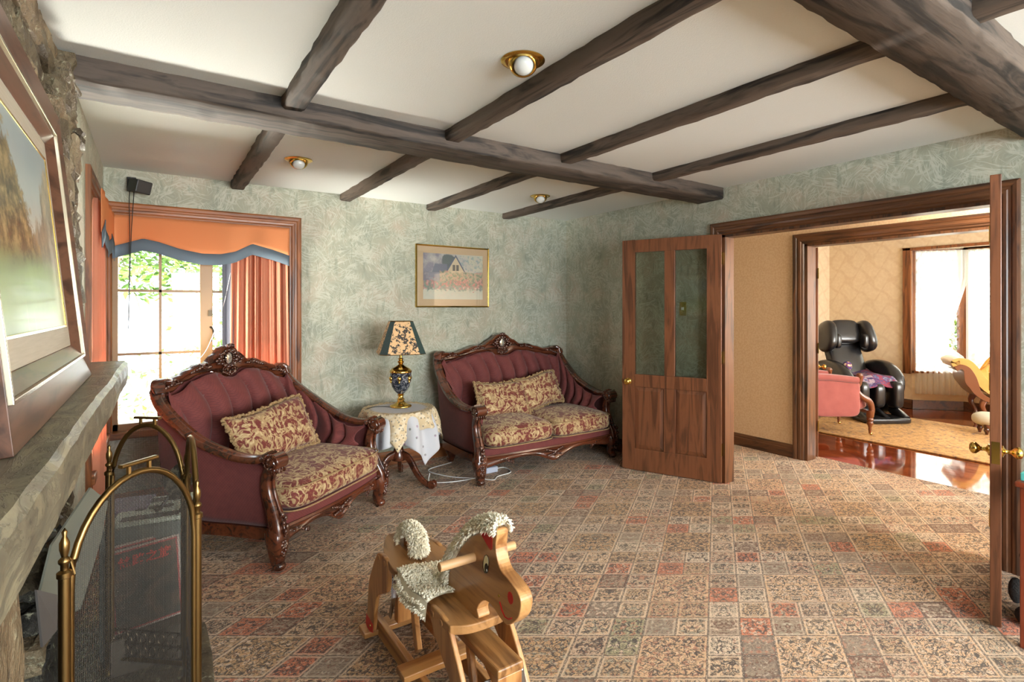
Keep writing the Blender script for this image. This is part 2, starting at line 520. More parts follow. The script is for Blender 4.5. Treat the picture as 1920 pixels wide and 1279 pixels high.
M_mantel = mat('mantel_slab_weathered', rough=.36, fn=mantel_fn)
M_pine = wood('varnished_pine', lin(142, 92, 48), lin(200, 148, 92), axis=1, scale=.8, rough=.34, coat=.3, bump=.05, fine=40)
M_pinez = wood('varnished_pine_upright', lin(140, 88, 46), lin(196, 142, 86), axis=2, scale=.8, rough=.34, coat=.3, bump=.05, fine=40)
M_pinex = wood('varnished_pine_across', lin(138, 86, 42), lin(188, 136, 80), axis=0, scale=.8, rough=.4, coat=.2, bump=.05, fine=40)
M_walnutpine = wood('pine_aged_top', lin(112, 72, 36), lin(172, 124, 74), axis=1, scale=.8, rough=.4, coat=.2, bump=.08, fine=40)
M_red = mat('red_paint', lin(206, 30, 32), .4)
M_fleece = mat('cream_fleece', rough=.95, fn=lambda g: (g.col(g.mix(g.noise(g.obj(), 70, 3), lin(244, 232, 202), lin(255, 250, 234))), g.bump(g.noise(g.obj(), 90, 3), .4, .004)))


def thin_cloth(name, c, alpha, rough=.9, fn=None, trans=.5):
    """cloth that lets some light through: diffuse + translucent, with an open weave (alpha)"""
    if name in MATS: return MATS[name]
    m = bpy.data.materials.new(name); g = G(m); t = g.t
    t.nodes.remove(g.b)
    d = t.nodes.new('ShaderNodeBsdfDiffuse'); tr = t.nodes.new('ShaderNodeBsdfTranslucent'); mx = t.nodes.new('ShaderNodeMixShader')
    tp = t.nodes.new('ShaderNodeBsdfTransparent'); m2 = t.nodes.new('ShaderNodeMixShader')
    for n in (d, tr): n.inputs[0].default_value = (*c, 1)
    mx.inputs[0].default_value = trans
    t.links.new(d.outputs[0], mx.inputs[1]); t.links.new(tr.outputs[0], mx.inputs[2])
    t.links.new(tp.outputs[0], m2.inputs[1]); t.links.new(mx.outputs[0], m2.inputs[2]); m2.inputs[0].default_value = alpha
    t.links.new(m2.outputs[0], g.out.inputs[0])
    if fn: fn(g, d, tr, m2)
    MATS[name] = m
    return m


M_curtain = thin_cloth('curtain_salmon', lin(214, 150, 122), 1.0, trans=.35)
M_curtain_lin = thin_cloth('curtain_lining_blue', lin(140, 142, 152), 1.0, trans=.3)
M_valance = thin_cloth('valance_orange', lin(224, 148, 100), 1.0, trans=.3)
M_valblue = thin_cloth('valance_border_blue', lin(104, 116, 126), 1.0, trans=.08)
M_sheer = thin_cloth('sheer_curtain', lin(252, 250, 244), .93, trans=.8)


def glass(name, tint=(1, 1, 1), refl=.08):
    if name in MATS: return MATS[name]
    m = bpy.data.materials.new(name); g = G(m); t = g.t; t.nodes.remove(g.b)
    tp = t.nodes.new('ShaderNodeBsdfTransparent'); gl = t.nodes.new('ShaderNodeBsdfGlossy'); mx = t.nodes.new('ShaderNodeMixShader')
    fr = t.nodes.new('ShaderNodeFresnel'); fr.inputs[0].default_value = 1.45
    tp.inputs[0].default_value = (*tint, 1); gl.inputs['Roughness'].default_value = .01
    t.links.new(fr.outputs[0], mx.inputs[0]); t.links.new(tp.outputs[0], mx.inputs[1]); t.links.new(gl.outputs[0], mx.inputs[2])
    t.links.new(mx.outputs[0], g.out.inputs[0]); MATS[name] = m
    return m


M_glass = glass('window_glass')
M_doorglass = glass('door_glass', (.93, .96, .92))


# ------------------------------------------------------------------ room shell
def wall(name, axis, c0, c1, a0, a1, z0, z1, holes, m, label=None):
    """slab between c0..c1 on its normal axis, a0..a1 along, with rectangular holes (a,b,zlo,zhi)"""
    mb = MB()
    xs = sorted({a0, a1, *[h[0] for h in holes], *[h[1] for h in holes]})
    for p, q in zip(xs, xs[1:]):
        mid = (p + q) / 2; spans = [(z0, z1)]
        for h in holes:
            if h[0] < mid < h[1]:
                new = []
                for s0, s1 in spans:
                    if h[2] > s0: new.append((s0, h[2]))
                    if h[3] < s1: new.append((h[3], s1))
                spans = new
        for s0, s1 in spans:
            if axis == 'x': mb.box(c0, p, s0, c1, q, s1)
            else: mb.box(p, c0, s0, q, c1, s1)
    return struct(mb.build(name, m, smooth=False), label)


CEIL = 2.44
struct(MB().box(-.5, -3.1, -.08, 5.37, 4.9, 0).build('floor', M_carpet, smooth=False), 'patchwork patterned carpet in beige, brown and salmon squares')
struct(MB().box(5.37, -1.6, -.08, 10.2, 4.5, -.004).build('floor_lounge', M_boards, smooth=False), 'polished reddish timber boards of the room beyond')
struct(MB().box(-.5, -3.1, CEIL, 5.3, 4.9, CEIL + .1).build('ceiling', M_ceiling, smooth=False), 'white textured plaster ceiling between the beams')
struct(MB().box(5.3, -1.6, 2.48, 10.2, 4.5, 2.58).build('ceiling_lounge', M_ceiling, smooth=False), 'white ceiling of the room beyond')
wall('wall_left', 'x', -.42, -.30, 2.92, 4.9, 0, CEIL, [(3.64, 4.63, .56, 2.10)], M_wallpaper, 'green papered left wall with a window at the corner')
wall('wall_back', 'y', 4.71, 4.84, -.42, 4.02, 0, CEIL, [(-.25, .92, .56, 2.10)], M_wallpaper, 'pale green papered back wall')
wall('wall_right', 'x', 3.90, 4.02, -3.1, 4.9, 0, CEIL, [(.965, 2.70, -.01, 2.05), (-2.1, -.6, .7, 2.2)], M_wallpaper, 'green papered right wall with the wide double doorway')
wall('wall_front', 'y', -3.1, -3.0, -.42, 5.3, 0, CEIL, [(.3, 3.1, .7, 2.2), (4.15, 4.95, .7, 2.3)], M_wallpaper)
wall('wall_hall', 'x', 5.12, 5.24, -3.1, 4.9, 0, CEIL, [(1.0, 2.66, -.01, 2.05)], M_hallwall, 'peach papered hall wall with the second doorway')
wall('wall_hall_end', 'y', 4.84, 4.9, 4.02, 5.24, 0, CEIL, [], M_hallwall)
wall('wall_lounge_left', 'y', 4.30, 4.42, 5.24, 10.1, 0, 2.5, [], M_damaskwall)
wall('wall_lounge_right', 'y', -1.6, -1.5, 5.24, 10.1, 0, 2.5, [(6.0, 8.4, .8, 2.2)], M_damaskwall)
wall('wall_lounge_inner', 'x', 5.24, 5.27, -1.6, 4.3, 0, 2.5, [(1.0, 2.66, -.01, 2.05)], M_damaskwall)
wall('wall_lounge_far', 'x', 9.05, 9.17, -1.6, 4.3, 0, 2.5, [(.6, 3.17, -.01, 2.31)], M_damaskwall, 'cream damask papered far wall around the bay window')

# casings: moulded section swept round an opening
CAS = [(0, 0), (.0, .022), (.012, .026), (.03, .022), (.036, .016), (.05, .016), (.056, .02), (.07, .018), (.078, .011), (.09, .011), (.094, .007), (.1, 0)]


def casing(name, axis, c, sgn, a0, a1, z0, z1, mv, mh, sill=False, w=1.0, label=None):
    """architrave of three mitred lengths around opening a0..a1, z0..z1 on the face at coordinate c, projecting sgn"""
    root = bpy.data.objects.new(name, None); COL.objects.link(root); struct(root, label)
    def P(a, d, z): return (c + sgn * d, a, z) if axis == 'x' else (a, c + sgn * d, z)
    # profile u: 0 = outer edge, .1 = inner edge
    O = .1 * w
    def strip(nm, e0, e1, m):
        mb = MB(); k = len(CAS)
        vs = [P(*e0(u * w, d)) for u, d in CAS] + [P(*e1(u * w, d)) for u, d in CAS]
        fs = [(i, i + 1, k + i + 1, k + i) for i in range(k - 1)] + [tuple(range(k)), tuple(range(k, 2 * k))[::-1], (k - 1, 0, k, 2 * k - 1)]
        mb.add(vs, fs); mb.build(nm, m, root, smooth=False)
    strip('side_casing', lambda u, d: (a0 - O + u, d, z0), lambda u, d: (a0 - O + u, d, z1 + O - u), mv)
    strip('side_casing', lambda u, d: (a1 + O - u, d, z0), lambda u, d: (a1 + O - u, d, z1 + O - u), mv)
    strip('head_casing', lambda u, d: (a0 - O + u, d, z1 + O - u), lambda u, d: (a1 + O - u, d, z1 + O - u), mh)
    return root


casing('trim_1', 'x', 3.9, -1, .965, 2.70, 0, 2.05, M_trim, M_trimy, label='dark moulded timber architrave round the double doorway')
casing('trim_2', 'x', 5.12, -1, 1.0, 2.66, 0, 2.05, M_trim, M_trimy, label='dark moulded timber architrave round the hall doorway beyond')
jm = MB(); jm.box(3.9, 2.67, 0, 4.02, 2.702, 2.05).box(3.9, .963, 0, 4.02, .985, 2.05).box(3.9, .965, 2.03, 4.02, 2.70, 2.052)
struct(jm.build('trim_3', M_trim, smooth=False), 'timber door jambs of the double doorway')
jm = MB(); jm.box(5.12, 2.63, 0, 5.27, 2.662, 2.05).box(5.12, .998, 0, 5.27, 1.02, 2.05).box(5.12, 1.0, 2.03, 5.27, 2.66, 2.052)
struct(jm.build('trim_4', M_trim, smooth=False), 'timber door jambs of the hall doorway')
cas = casing('trim_5', 'y', 4.71, -1, -.25, .92, .56, 2.10, M_wintrimv, M_wintrim, label='moulded brown architrave round the back window')
cas = casing('trim_6', 'x', -.30, 1, 3.64, 4.63, .02, 2.10, M_wintrimv, M_trimy, label='moulded brown architrave round the left window')
BB = [(0, 0), (0, .10), (.006, .115), (.010, .12), (.016, .12), (.018, .0)]


def baseboard(name, p0, p1, nrm, m=None, h=1.0):
    p0, p1, n = Vector(p0), Vector(p1), Vector(nrm).normalized()
    prof = [(0, 0), (.018, 0), (.018, .085), (.013, .09), (.013, .105), (.006, .125), (0, .128)]
    vs = []
    for p in (p0, p1):
        for d, z in prof: vs.append(tuple(p + n * d + Vector((0, 0, z * h))))
    k = len(prof)
    fs = [(i, (i + 1) % k, k + (i + 1) % k, k + i) for i in range(k)] + [tuple(range(k)), tuple(range(k, 2 * k))]
    return struct(MB().add(vs, fs).build(name, m or M_trimh, smooth=False))


baseboard('baseboard_back', (-.3, 4.71, 0), (3.9, 4.71, 0), (0, -1, 0), M_wintrim)
baseboard('baseboard_left', (-.3, 2.95, 0), (-.3, 4.7, 0), (1, 0, 0), M_trimy)
baseboard('baseboard_right', (3.9, 2.80, 0), (3.9, 4.70, 0), (-1, 0, 0), M_trimy)
baseboard('baseboard_hall', (5.12, 2.76, 0), (5.12, 4.8, 0), (-1, 0, 0), M_trimy)
baseboard('baseboard_lounge', (9.05, 3.17, 0), (9.05, 4.3, 0), (-1, 0, 0), M_trimy)

# ---- timber sill and glazed sashes of the two windows by the corner
def sash_window(name, axis, c, a0, a1, z0, z1, posts, bars, rows, label):
    """window between a0..a1: frame, wide posts (centre, width), thin bars, horizontal bar heights"""
    root = bpy.data.objects.new(name, None); COL.objects.link(root); struct(root, label)
    def bx(mb, p, q, zl, zh, d=.05):
        if axis == 'y': mb.box(p, c - d / 2, zl, q, c + d / 2, zh)
        else: mb.box(c - d / 2, p, zl, c + d / 2, q, zh)
    fr = MB(); bx(fr, a0, a0 + .03, z0, z1, .09); bx(fr, a1 - .03, a1, z0, z1, .09); bx(fr, a0, a1, z1 - .04, z1, .09); bx(fr, a0, a1, z0, z0 + .05, .09)
    fr.build('window_frame', M_sash, root, smooth=False)
    for (p, w) in posts: m_ = MB(); bx(m_, p - w / 2, p + w / 2, z0, z1, .07); m_.build('mullion', M_sash, root, smooth=False, bevel=.004)
    gb = MB()
    for p in bars: bx(gb, p - .009, p + .009, z0, z1, .03)
    for z in rows: bx(gb, a0, a1, z - .009, z + .009, .03)
    gb.build('glazing_bars', M_sash, root, smooth=False)
    gl = MB(); bx(gl, a0, a1, z0, z1, .004); gl.build('pane', M_glass, root, smooth=False)
    sl = MB()
    if axis == 'y': sl.box(a0 - .09, c - .13, z0 - .045, a1 + .12, c + .03, z0 + .005)
    else: sl.box(c - .03, a0 - .09, z0 - .045, c + .13, a1 + .1, z0 + .005)
    sl.build('window_sill', M_wintrim, root, smooth=False, bevel=.006)
    return root


w1 = sash_window('window_1', 'y', 4.80, -.25, .92, .56, 2.10, [(.335, .085)], [.035, .66], [1.11, 1.575], 'back window with small panes, overbright garden beyond')
lat = MB(); lat.box(.345, 4.745, 1.385, .375, 4.765, 1.43); lat.tube(cr([(.36, 4.75, 1.30), (.375, 4.72, 1.28), (.378, 4.715, 1.23), (.36, 4.745, 1.19)], 10), .007, 6)
lat.build('window_latch', M_darkbrass, w1)
w2 = sash_window('window_2', 'x', -.39, 3.64, 4.63, .56, 2.10, [(4.14, .07)], [3.88, 4.40], [1.11, 1.575], 'left window at the corner, mostly behind its curtain')

# ---- ceiling beams
def rough_box(mb, x0, y0, z0, x1, y1, z1, ax, amp=.004, n=60):
    """long beam with an adzed, slightly wavy skin"""
    L = (x1 - x0) if ax == 0 else (y1 - y0); k = max(4, int(L / .06)); rs = random.Random(int(x0 * 977 + y0 * 131))
    def w(): return (rs.random() - .5) * 2 * amp
    rings = []
    for i in range(k + 1):
        t = i / k
        if ax == 0:
            x = x0 + L * t; r = [(x, y0 + w(), z1), (x, y0 + w(), z0 + .012), (x, y0 + .012 + w(), z0 + w() * .6), (x, y1 - .012 + w(), z0 + w() * .6), (x, y1 + w(), z0 + .012), (x, y1 + w(), z1)]
        else:
            y = y0 + L * t; r = [(x0 + w(), y, z1), (x0 + w(), y, z0 + .012), (x0 + .012 + w(), y, z0 + w() * .6), (x1 - .012 + w(), y, z0 + w() * .6), (x1 + w(), y, z0 + .012), (x1 + w(), y, z1)]
        rings += r
    fs = [(i * 6 + j, i * 6 + (j + 1) % 6, (i + 1) * 6 + (j + 1) % 6, (i + 1) * 6 + j) for i in range(k) for j in range(6)]
    fs += [tuple(range(6)), tuple(k * 6 + j for j in range(6))]
    return mb.add(rings, fs)


o = rough_box(MB(), -.27, 2.68, 2.345, 3.895, 2.94, CEIL, 0).build('ceiling_beam', M_beamx); tag(o, 'long dark timber beam crossing the ceiling from stone chimney to right wall', 'beam')
o = rough_box(MB(), -.27, .60, 2.35, 3.895, .85, CEIL, 0).build('ceiling_beam', M_beamx); tag(o, 'broad dark timber beam in the upper right corner with knots underneath', 'beam')
BX = [(.545, 'first'), (1.395, 'second'), (2.22, 'third'), (3.085, 'fourth')]
farl = ['thin ceiling beam from long beam to back wall above the window curtain', 'thin ceiling beam meeting back wall between window and picture', 'thin ceiling beam meeting back wall above the framed picture', 'thin ceiling beam meeting back wall nearest the right corner']
midl = ['short steep ceiling beam on near side of long beam, leftmost one', 'near ceiling beam running past the closest brass ceiling light', 'near ceiling beam ending at broad beam, second from the right wall', 'near ceiling beam closest to the double doorway']
for (x, nm), fl, ml in zip(BX, farl, midl):
    o = rough_box(MB(), x - .05, 2.94, 2.385, x + .05, 4.71, CEIL, 1, .004).build('ceiling_beam', M_beam); tag(o, fl, 'beam', 'thin ceiling beams')
    o = rough_box(MB(), x - .05, .85, 2.385, x + .05, 2.68, CEIL, 1, .004).build('ceiling_beam', M_beam); tag(o, ml, 'beam', 'thin ceiling beams')
o = rough_box(MB(), 2.17, -1.2, 2.385, 2.27, .60, CEIL, 1, .004).build('ceiling_beam', M_beam); tag(o, 'ceiling beam stub in the extreme upper right corner beyond broad beam', 'beam', 'thin ceiling beams')

# ------------------------------------------------------------------ doors
def knob(mb, p, n):
    """turned knob on a rose; p = centre on door face, n = outward normal"""
    p, n = Vector(p), Vector(n).normalized(); x, y = frame_of(n)
    prof = [(.0, .0), (.028, .0), (.028, .005), (.016, .01), (.009, .016), (.009, .032), (.016, .038), (.026, .048), (.028, .058), (.022, .068), (.010, .073), (.0, .074)]
    seg = 20
    vs = [tuple(p + n * h + (x * math.cos(2 * PI * i / seg) + y * math.sin(2 * PI * i / seg)) * r) for i in range(seg) for r, h in prof]
    k = len(prof)
    mb.add(vs, [(i * k + j, ((i + 1) % seg) * k + j, ((i + 1) % seg) * k + j + 1, i * k + j + 1) for i in range(seg) for j in range(k - 1)])


def door_leaf(name, hinge, free, W, label, H=2.045, glazed=True, hz=(.22, .98, 1.8)):
    h = Vector((*hinge, 0)); d = (Vector((*free, 0)) - h).normalized()
    root = bpy.data.objects.new(name, None); COL.objects.link(root); struct(root, label)
    root.location = (h.x, h.y, .008); root.rotation_euler = (0, 0, math.atan2(d.y, d.x))
    T = .04; st = .115; zm0, zm1 = .74, .85; zb = .19; zt = H - .11
    f = MB()
    f.box(0, -T / 2, 0, st, T / 2, H); f.box(W - st, -T / 2, 0, W, T / 2, H)
    f.box(st, -T / 2, 0, W - st, T / 2, zb); f.box(st, -T / 2, zm0, W - st, T / 2, zm1); f.box(st, -T / 2, zt, W - st, T / 2, H)
    f.box(W / 2 - .05, -T / 2, zb, W / 2 + .05, T / 2, zm0); f.box(W / 2 - .045, -T / 2, zm1, W / 2 + .045, T / 2, zt)
    f.build('door_frame', M_door, root, smooth=False, bevel=.003)
    for a, b in ((st, W / 2 - .05), (W / 2 + .05, W - st)):
        pn = MB()
        for s in (-1, 1):
            y0 = s * .006; y1 = s * .015; k = .035
            vs = [(a, y0, zb), (b, y0, zb), (b, y0, zm0), (a, y0, zm0), (a + k, y1, zb + k), (b - k, y1, zb + k), (b - k, y1, zm0 - k), (a + k, y1, zm0 - k)]
            pn.add(vs, [(0, 1, 5, 4), (1, 2, 6, 5), (2, 3, 7, 6), (3, 0, 4, 7), (4, 5, 6, 7)])
        pn.build('door_panel', M_door, root, smooth=False)
    for a, b in ((st, W / 2 - .045), (W / 2 + .045, W - st)):
        MB().box(a, -.003, zm1, b, .003, zt).build('door_pane', M_doorglass, root, smooth=False)
    kb = MB(); knob(kb, (W - .06, -T / 2, .785), (0, -1, 0)); knob(kb, (W - .06, T / 2, .785), (0, 1, 0))
    kb.build('door_knob', M_brass, root)
    lp = MB(); lp.box(W, -.014, .735, W + .002, .014, .835); lp.box(W, -.006, .77, W + .008, .006, .80)
    lp.build('latch_plate', M_brass, root, smooth=False)
    for z in hz:
        hg = MB(); hg.lathe([(.006, 0), (.006, .1)], (-.006, -T / 2 - .004, z), 10); hg.box(-.002, -T / 2 + .002, z, .0005, T / 2 - .004, z + .1)
        hg.build('hinge', M_brass, root)
    return root


door_leaf('door_1', (3.885, 2.69), (3.526, 3.45), .845, 'open timber door leaf with two tall glass panes, standing before the green wall')
door_leaf('door_2', (3.872, .962), (3.167, .788), .735, 'open timber door leaf seen edge on at the right with brass knobs')
# lounge door folded back just inside the hall doorway
dl = bpy.data.objects.new('door_3', None); COL.objects.link(dl); struct(dl, 'lounge door seen edge on behind the hall doorway jamb')
dl.location = (5.30, 2.645, .01); dl.rotation_euler = (0, 0, math.atan2(.46, .94))
f = MB(); f.box(0, -.02, 0, .82, .02, 2.02); f.build('door_slab', M_door, dl, smooth=False, bevel=.003)
kb = MB(); knob(kb, (.76, -.02, .80), (0, -1, 0)); kb.build('door_knob', M_brass, dl)
for z in (.25, 1.0, 1.72): MB().box(-.012, -.026, z, .01, -.018, z + .1).build('hinge', M_brass, dl, smooth=False)


# ------------------------------------------------------------------ stone chimney, hearth, mantel
chim = thing('stone_chimney', 'rough split stone chimney breast rising behind the mantel and painting', 'fireplace', (-.345, 1.2, 0))
rs = random.Random(3)
MB().box(-.11, -4.1, 0, -.025, 1.715, 2.44).build('chimney_core', M_mortar, chim, smooth=False)


def rock(mb, c, d, rs, n=2):
    """irregular split stone: subdivided box with jittered, chipped surface"""
    bm = bmesh.new(); bmesh.ops.create_cube(bm, size=1)
    bmesh.ops.subdivide_edges(bm, edges=bm.edges, cuts=n, use_grid_fill=True)
    tilt = rs.uniform(-.22, .22)
    for v in bm.verts:
        p = v.co; k = .80 + .20 * (1 - max(abs(p.x), abs(p.y), abs(p.z)) * .3)
        q = Vector((p.x, p.y, p.z)); r2 = abs(q.y) + abs(q.z)
        q *= 1 - .14 * max(0, r2 - .7)
        q += Vector((rs.uniform(-.11, .11), rs.uniform(-.035, .035), rs.uniform(-.06, .06)))
        y, z = q.y * d[1], q.z * d[2]
        v.co = Vector((q.x * d[0], y * math.cos(tilt * .4) - z * math.sin(tilt * .4), y * math.sin(tilt * .4) + z * math.cos(tilt * .4))) + Vector(c)
    bm.verts.index_update()
    mb.add([tuple(v.co) for v in bm.verts], [tuple(v.index for v in f.verts) for f in bm.faces]); bm.free()


# courses of stones over the face (one part: a masonry surface)
ma, mb2 = MB(), MB()
z = 1.2
while z < 2.42:
    h = rs.uniform(.06, .15); h = min(h, 2.44 - z) if 2.44 - z > .03 else .05
    y = -1.7
    while y < 1.70:
        w = rs.uniform(.10, .34)
        if y + w > 1.60: w = 1.72 - y
        rock(ma if rs.random() < .7 else mb2, (-.01 + .046 * (y > 1.15) + rs.uniform(-.012, .014), y + w / 2, z + h / 2), (.09, w * 1.03, h * 1.04), rs, 3)
        y += w
    z += h
z = 0.10
while z < 1.2:
    h = rs.uniform(.08, .15); y = -.6
    while y < 1.72:
        w = rs.uniform(.14, .34)
        if y + w > 1.60: w = 1.72 - y
        inbox = (.15 < y + w / 2 < 1.02 and z < .82)
        if not inbox: rock(ma if rs.random() < .4 else mb2, (-.01 + rs.uniform(-.01, .02), y + w / 2, z + h / 2), (.12, w, h), rs, 3)
        y += w
    z += h
ma.build('facing_stones', M_stone, chim, smooth=False, label='brown split facing stones', kind='stuff'); mb2.build('facing_stones', M_stone2, chim, smooth=False, label='paler split facing stones', kind='stuff')
fb = MB()
for (y, z, w, h) in ((1.12, .16, .3, .12), (1.15, .30, .34, .13), (1.10, .45, .26, .12), (1.16, .6, .3, .14), (.98, .17, .2, .12), (1.0, .33, .22, .12)):
    rock(fb, (.02, y, z), (.10, w, h), rs, 3)
fb.build('firebox_stones', M_stone3, chim, smooth=False, label='dark stones beside the firebox')
# tall vertical corner slab near the camera
sl = MB(); rock(sl, (.045, .02, .60), (.15, .46, 1.02), rs, 4); rock(sl, (.06, .62, .20), (.10, .16, .16), rs, 3)
sl.build('corner_slab', M_stone2, chim, smooth=False, label='large tan corner stone beside the firebox')
hearth = MB(); rs2 = random.Random(5)
path = [(-.30, -.4)] + [(.19 + rs2.uniform(-.012, .012), -.4 + i * .235) for i in range(14)] + [(-.30, 2.92)]
hearth.prism(path, 0.0, .095, 'xy')
tag(hearth.build('hearth_slab', M_stone, smooth=False, bevel=.012), 'low raised stone hearth under the brass fire screen', 'hearth')

ms = MB()
rs = random.Random(11)
N = 46; vs = []
for i in range(N + 1):
    y = -.35 + (2.86 + .35) * i / N
    xf = -.128 + .030 * max(0, (y - .6) / 2.2) + rs.uniform(-.0012, .0012) + .0015 * math.sin(y * 7)
    zt = 1.22 + rs.uniform(-.0015, .0015); zb = 1.115 + rs.uniform(-.002, .002)
    r = [(-.30, y, zt), (-.24, y, zt), (-.18, y, zt), (xf - .012, y, zt), (xf, y, zt - .012), (xf + rs.uniform(-.003, .003), y, (zt + zb) / 2), (xf - .004, y, zb + .008), (xf - .02, y, zb), (-.30, y, zb)]
    vs += r
k = 9
fs = [(i * k + j, i * k + (j + 1) % k, (i + 1) * k + (j + 1) % k, (i + 1) * k + j) for i in range(N) for j in range(k)] + [tuple(range(k)), tuple(N * k + j for j in range(k))]
ms.add(vs, fs)
o = ms.build('mantel_shelf', M_mantel, smooth=False); tag(o, 'thick rough grey green mantel shelf running along the left wall', 'mantel')

# ------------------------------------------------------------------ landscape painting leaning on the mantel
def art_land(g):
    x, y, z = g.sep(g.obj())      # local: y along width 0..1, z up 0..1
    u = y / 1.21; v = z / .86
    p = g.comb(u * 1.3, v, 0.)
    n = g.noise(p, 4.5, 5, .6); n2 = g.noise(p, 15, 6, .7); n3 = g.noise(g.comb(u * 9, v * 3, 0.), 1.6, 5, .65)
    sky = g.ramp(v + n * .15, [(.55, lin(200, 206, 196)), (.8, lin(160, 176, 180)), (1.0, lin(136, 158, 170))])
    ridge = .60 + ((u - .70) * 9).sin() * .13 + n3 * .34 - .14
    mt = g.ramp(n2 * .5 + n3 * .5, [(.36, lin(104, 102, 92)), (.48, lin(138, 136, 118)), (.58, lin(178, 166, 138)), (.66, lin(206, 194, 168))])
    c = g.mix((ridge - v).smooth(-.01, .03), sky, mt)
    tree = g.ramp(n2, [(.34, lin(60, 58, 42)), (.46, lin(98, 88, 62)), (.54, lin(140, 124, 84)), (.64, lin(178, 158, 112))])
    c = g.mix(((.80 - u) * 1.1 + n2 * .5 - v * .8).smooth(.10, .16) * v.gt(.2), c, tree)
    lake = g.ramp(v + (n - .5) * .2, [(.10, lin(108, 138, 112)), (.24, lin(152, 172, 116)), (.36, lin(134, 150, 100)), (.46, lin(112, 116, 82))])
    c = g.mix((.44 - v + (n2 - .5) * .12).smooth(0, .06), c, lake)
    reed = g.noise(g.comb(u * 70, v * 3, 0.), 1., 2).smooth(.62, .7) * (.36 - v).smooth(0, .2)
    c = g.mix(reed * .5, c, lin(206, 204, 156))
    g.col(c)


M_art = mat('landscape_canvas', rough=.35, fn=art_land, Coat_Weight=.12, Coat_Roughness=.08)
M_framewood = wood('painting_frame_wood', lin(66, 42, 30), lin(102, 68, 50), axis=1, rough=.4, coat=.12, bump=.04)
M_linen = mat('frame_linen_liner', lin(196, 186, 166), .6, fn=lambda g: g.col(g.mix(g.noise(g.map(g.obj(), (200, 8, 200)), 1.), lin(180, 168, 146), lin(206, 196, 178))))
pt = thing('landscape_painting', 'large framed mountain lake painting leaning above the mantel shelf', 'painting', (-.178, 1.10, 1.222))
lean = -math.atan2(.085, .85)
Wp, Hp = 1.21, .86


def frame_ring(a, b, x0, x1, xa=None):
    """mitred ring between inset a (outer) and b (inner); x = height toward the room"""
    mb = MB()
    def R(i, x): return [(x, i, i), (x, Wp - i, i), (x, Wp - i, Hp - i), (x, i, Hp - i)]
    rings = [R(a, x0), R(a, x1), R(b, xa if xa is not None else x1), R(b, x0)]
    vs = [v for r in rings for v in r]
    fs = [(q * 4 + i, q * 4 + (i + 1) % 4, ((q + 1) % 4) * 4 + (i + 1) % 4, ((q + 1) % 4) * 4 + i) for q in range(4) for i in range(4)]
    return mb.add(vs, fs)


mats = [('outer_frame', 0, .07, -.045, .0, -.012, M_framewood), ('frame_bead', .07, .078, -.044, -.004, None, mat('frame_bead_silver', lin(196, 184, 160), .2, .7)),
        ('frame_inner_slope', .078, .112, -.044, -.012, -.034, M_framewood), ('frame_liner', .112, .172, -.044, -.034, -.03, M_linen),
        ('gold_bead', .172, .180, -.044, -.030, None, M_brass)]
leanM = Matrix.Rotation(lean, 4, 'Y')
for nm, a, b, x0, x1, xa, m in mats:
    o = frame_ring(a, b, x0, x1, xa).build(nm, m, pt, smooth=False, bevel=.0015); o.matrix_local = leanM
o = MB().box(-.044, .178, .178, -.032, Wp - .178, Hp - .178).build('canvas', M_art, pt, smooth=False); o.matrix_local = leanM

# ------------------------------------------------------------------ brass fire screen
M_mesh = None
def mesh_fn(kx, ky):
    m = bpy.data.materials.new('screen_mesh_wire'); g = G(m); t = g.t
    x, y, z = g.sep(g.obj())
    s_ = (x * x + y * y).m('SQRT')
    a = ((x * kx + y * ky) / .0042).frac(); b = (z / .0042).frac()
    w = a.lt(.24).mx(b.lt(.24))
    d = g.b; d.inputs['Base Color'].default_value = (.045, .04, .034, 1); d.inputs['Roughness'].default_value = .55; d.inputs['Metallic'].default_value = .2
    tp = t.nodes.new('ShaderNodeBsdfTransparent'); mx = t.nodes.new('ShaderNodeMixShader')
    g.put(mx.inputs[0], w); t.links.new(tp.outputs[0], mx.inputs[1]); t.links.new(d.outputs[0], mx.inputs[2]); t.links.new(mx.outputs[0], g.out.inputs[0])
    return m
M_meshw = [mesh_fn(1.3, 0.), mesh_fn(0., 1.), mesh_fn(1.3, 0.)]
scr = thing('fire_screen', 'folding arched brass fire screen with dark wire mesh on the hearth', 'fire screen', (0, 0, .095))
posts = [(-.172, 1.59), (.104, 1.823), (.097, 2.268), (-.14, 2.472)]
ZB = .095
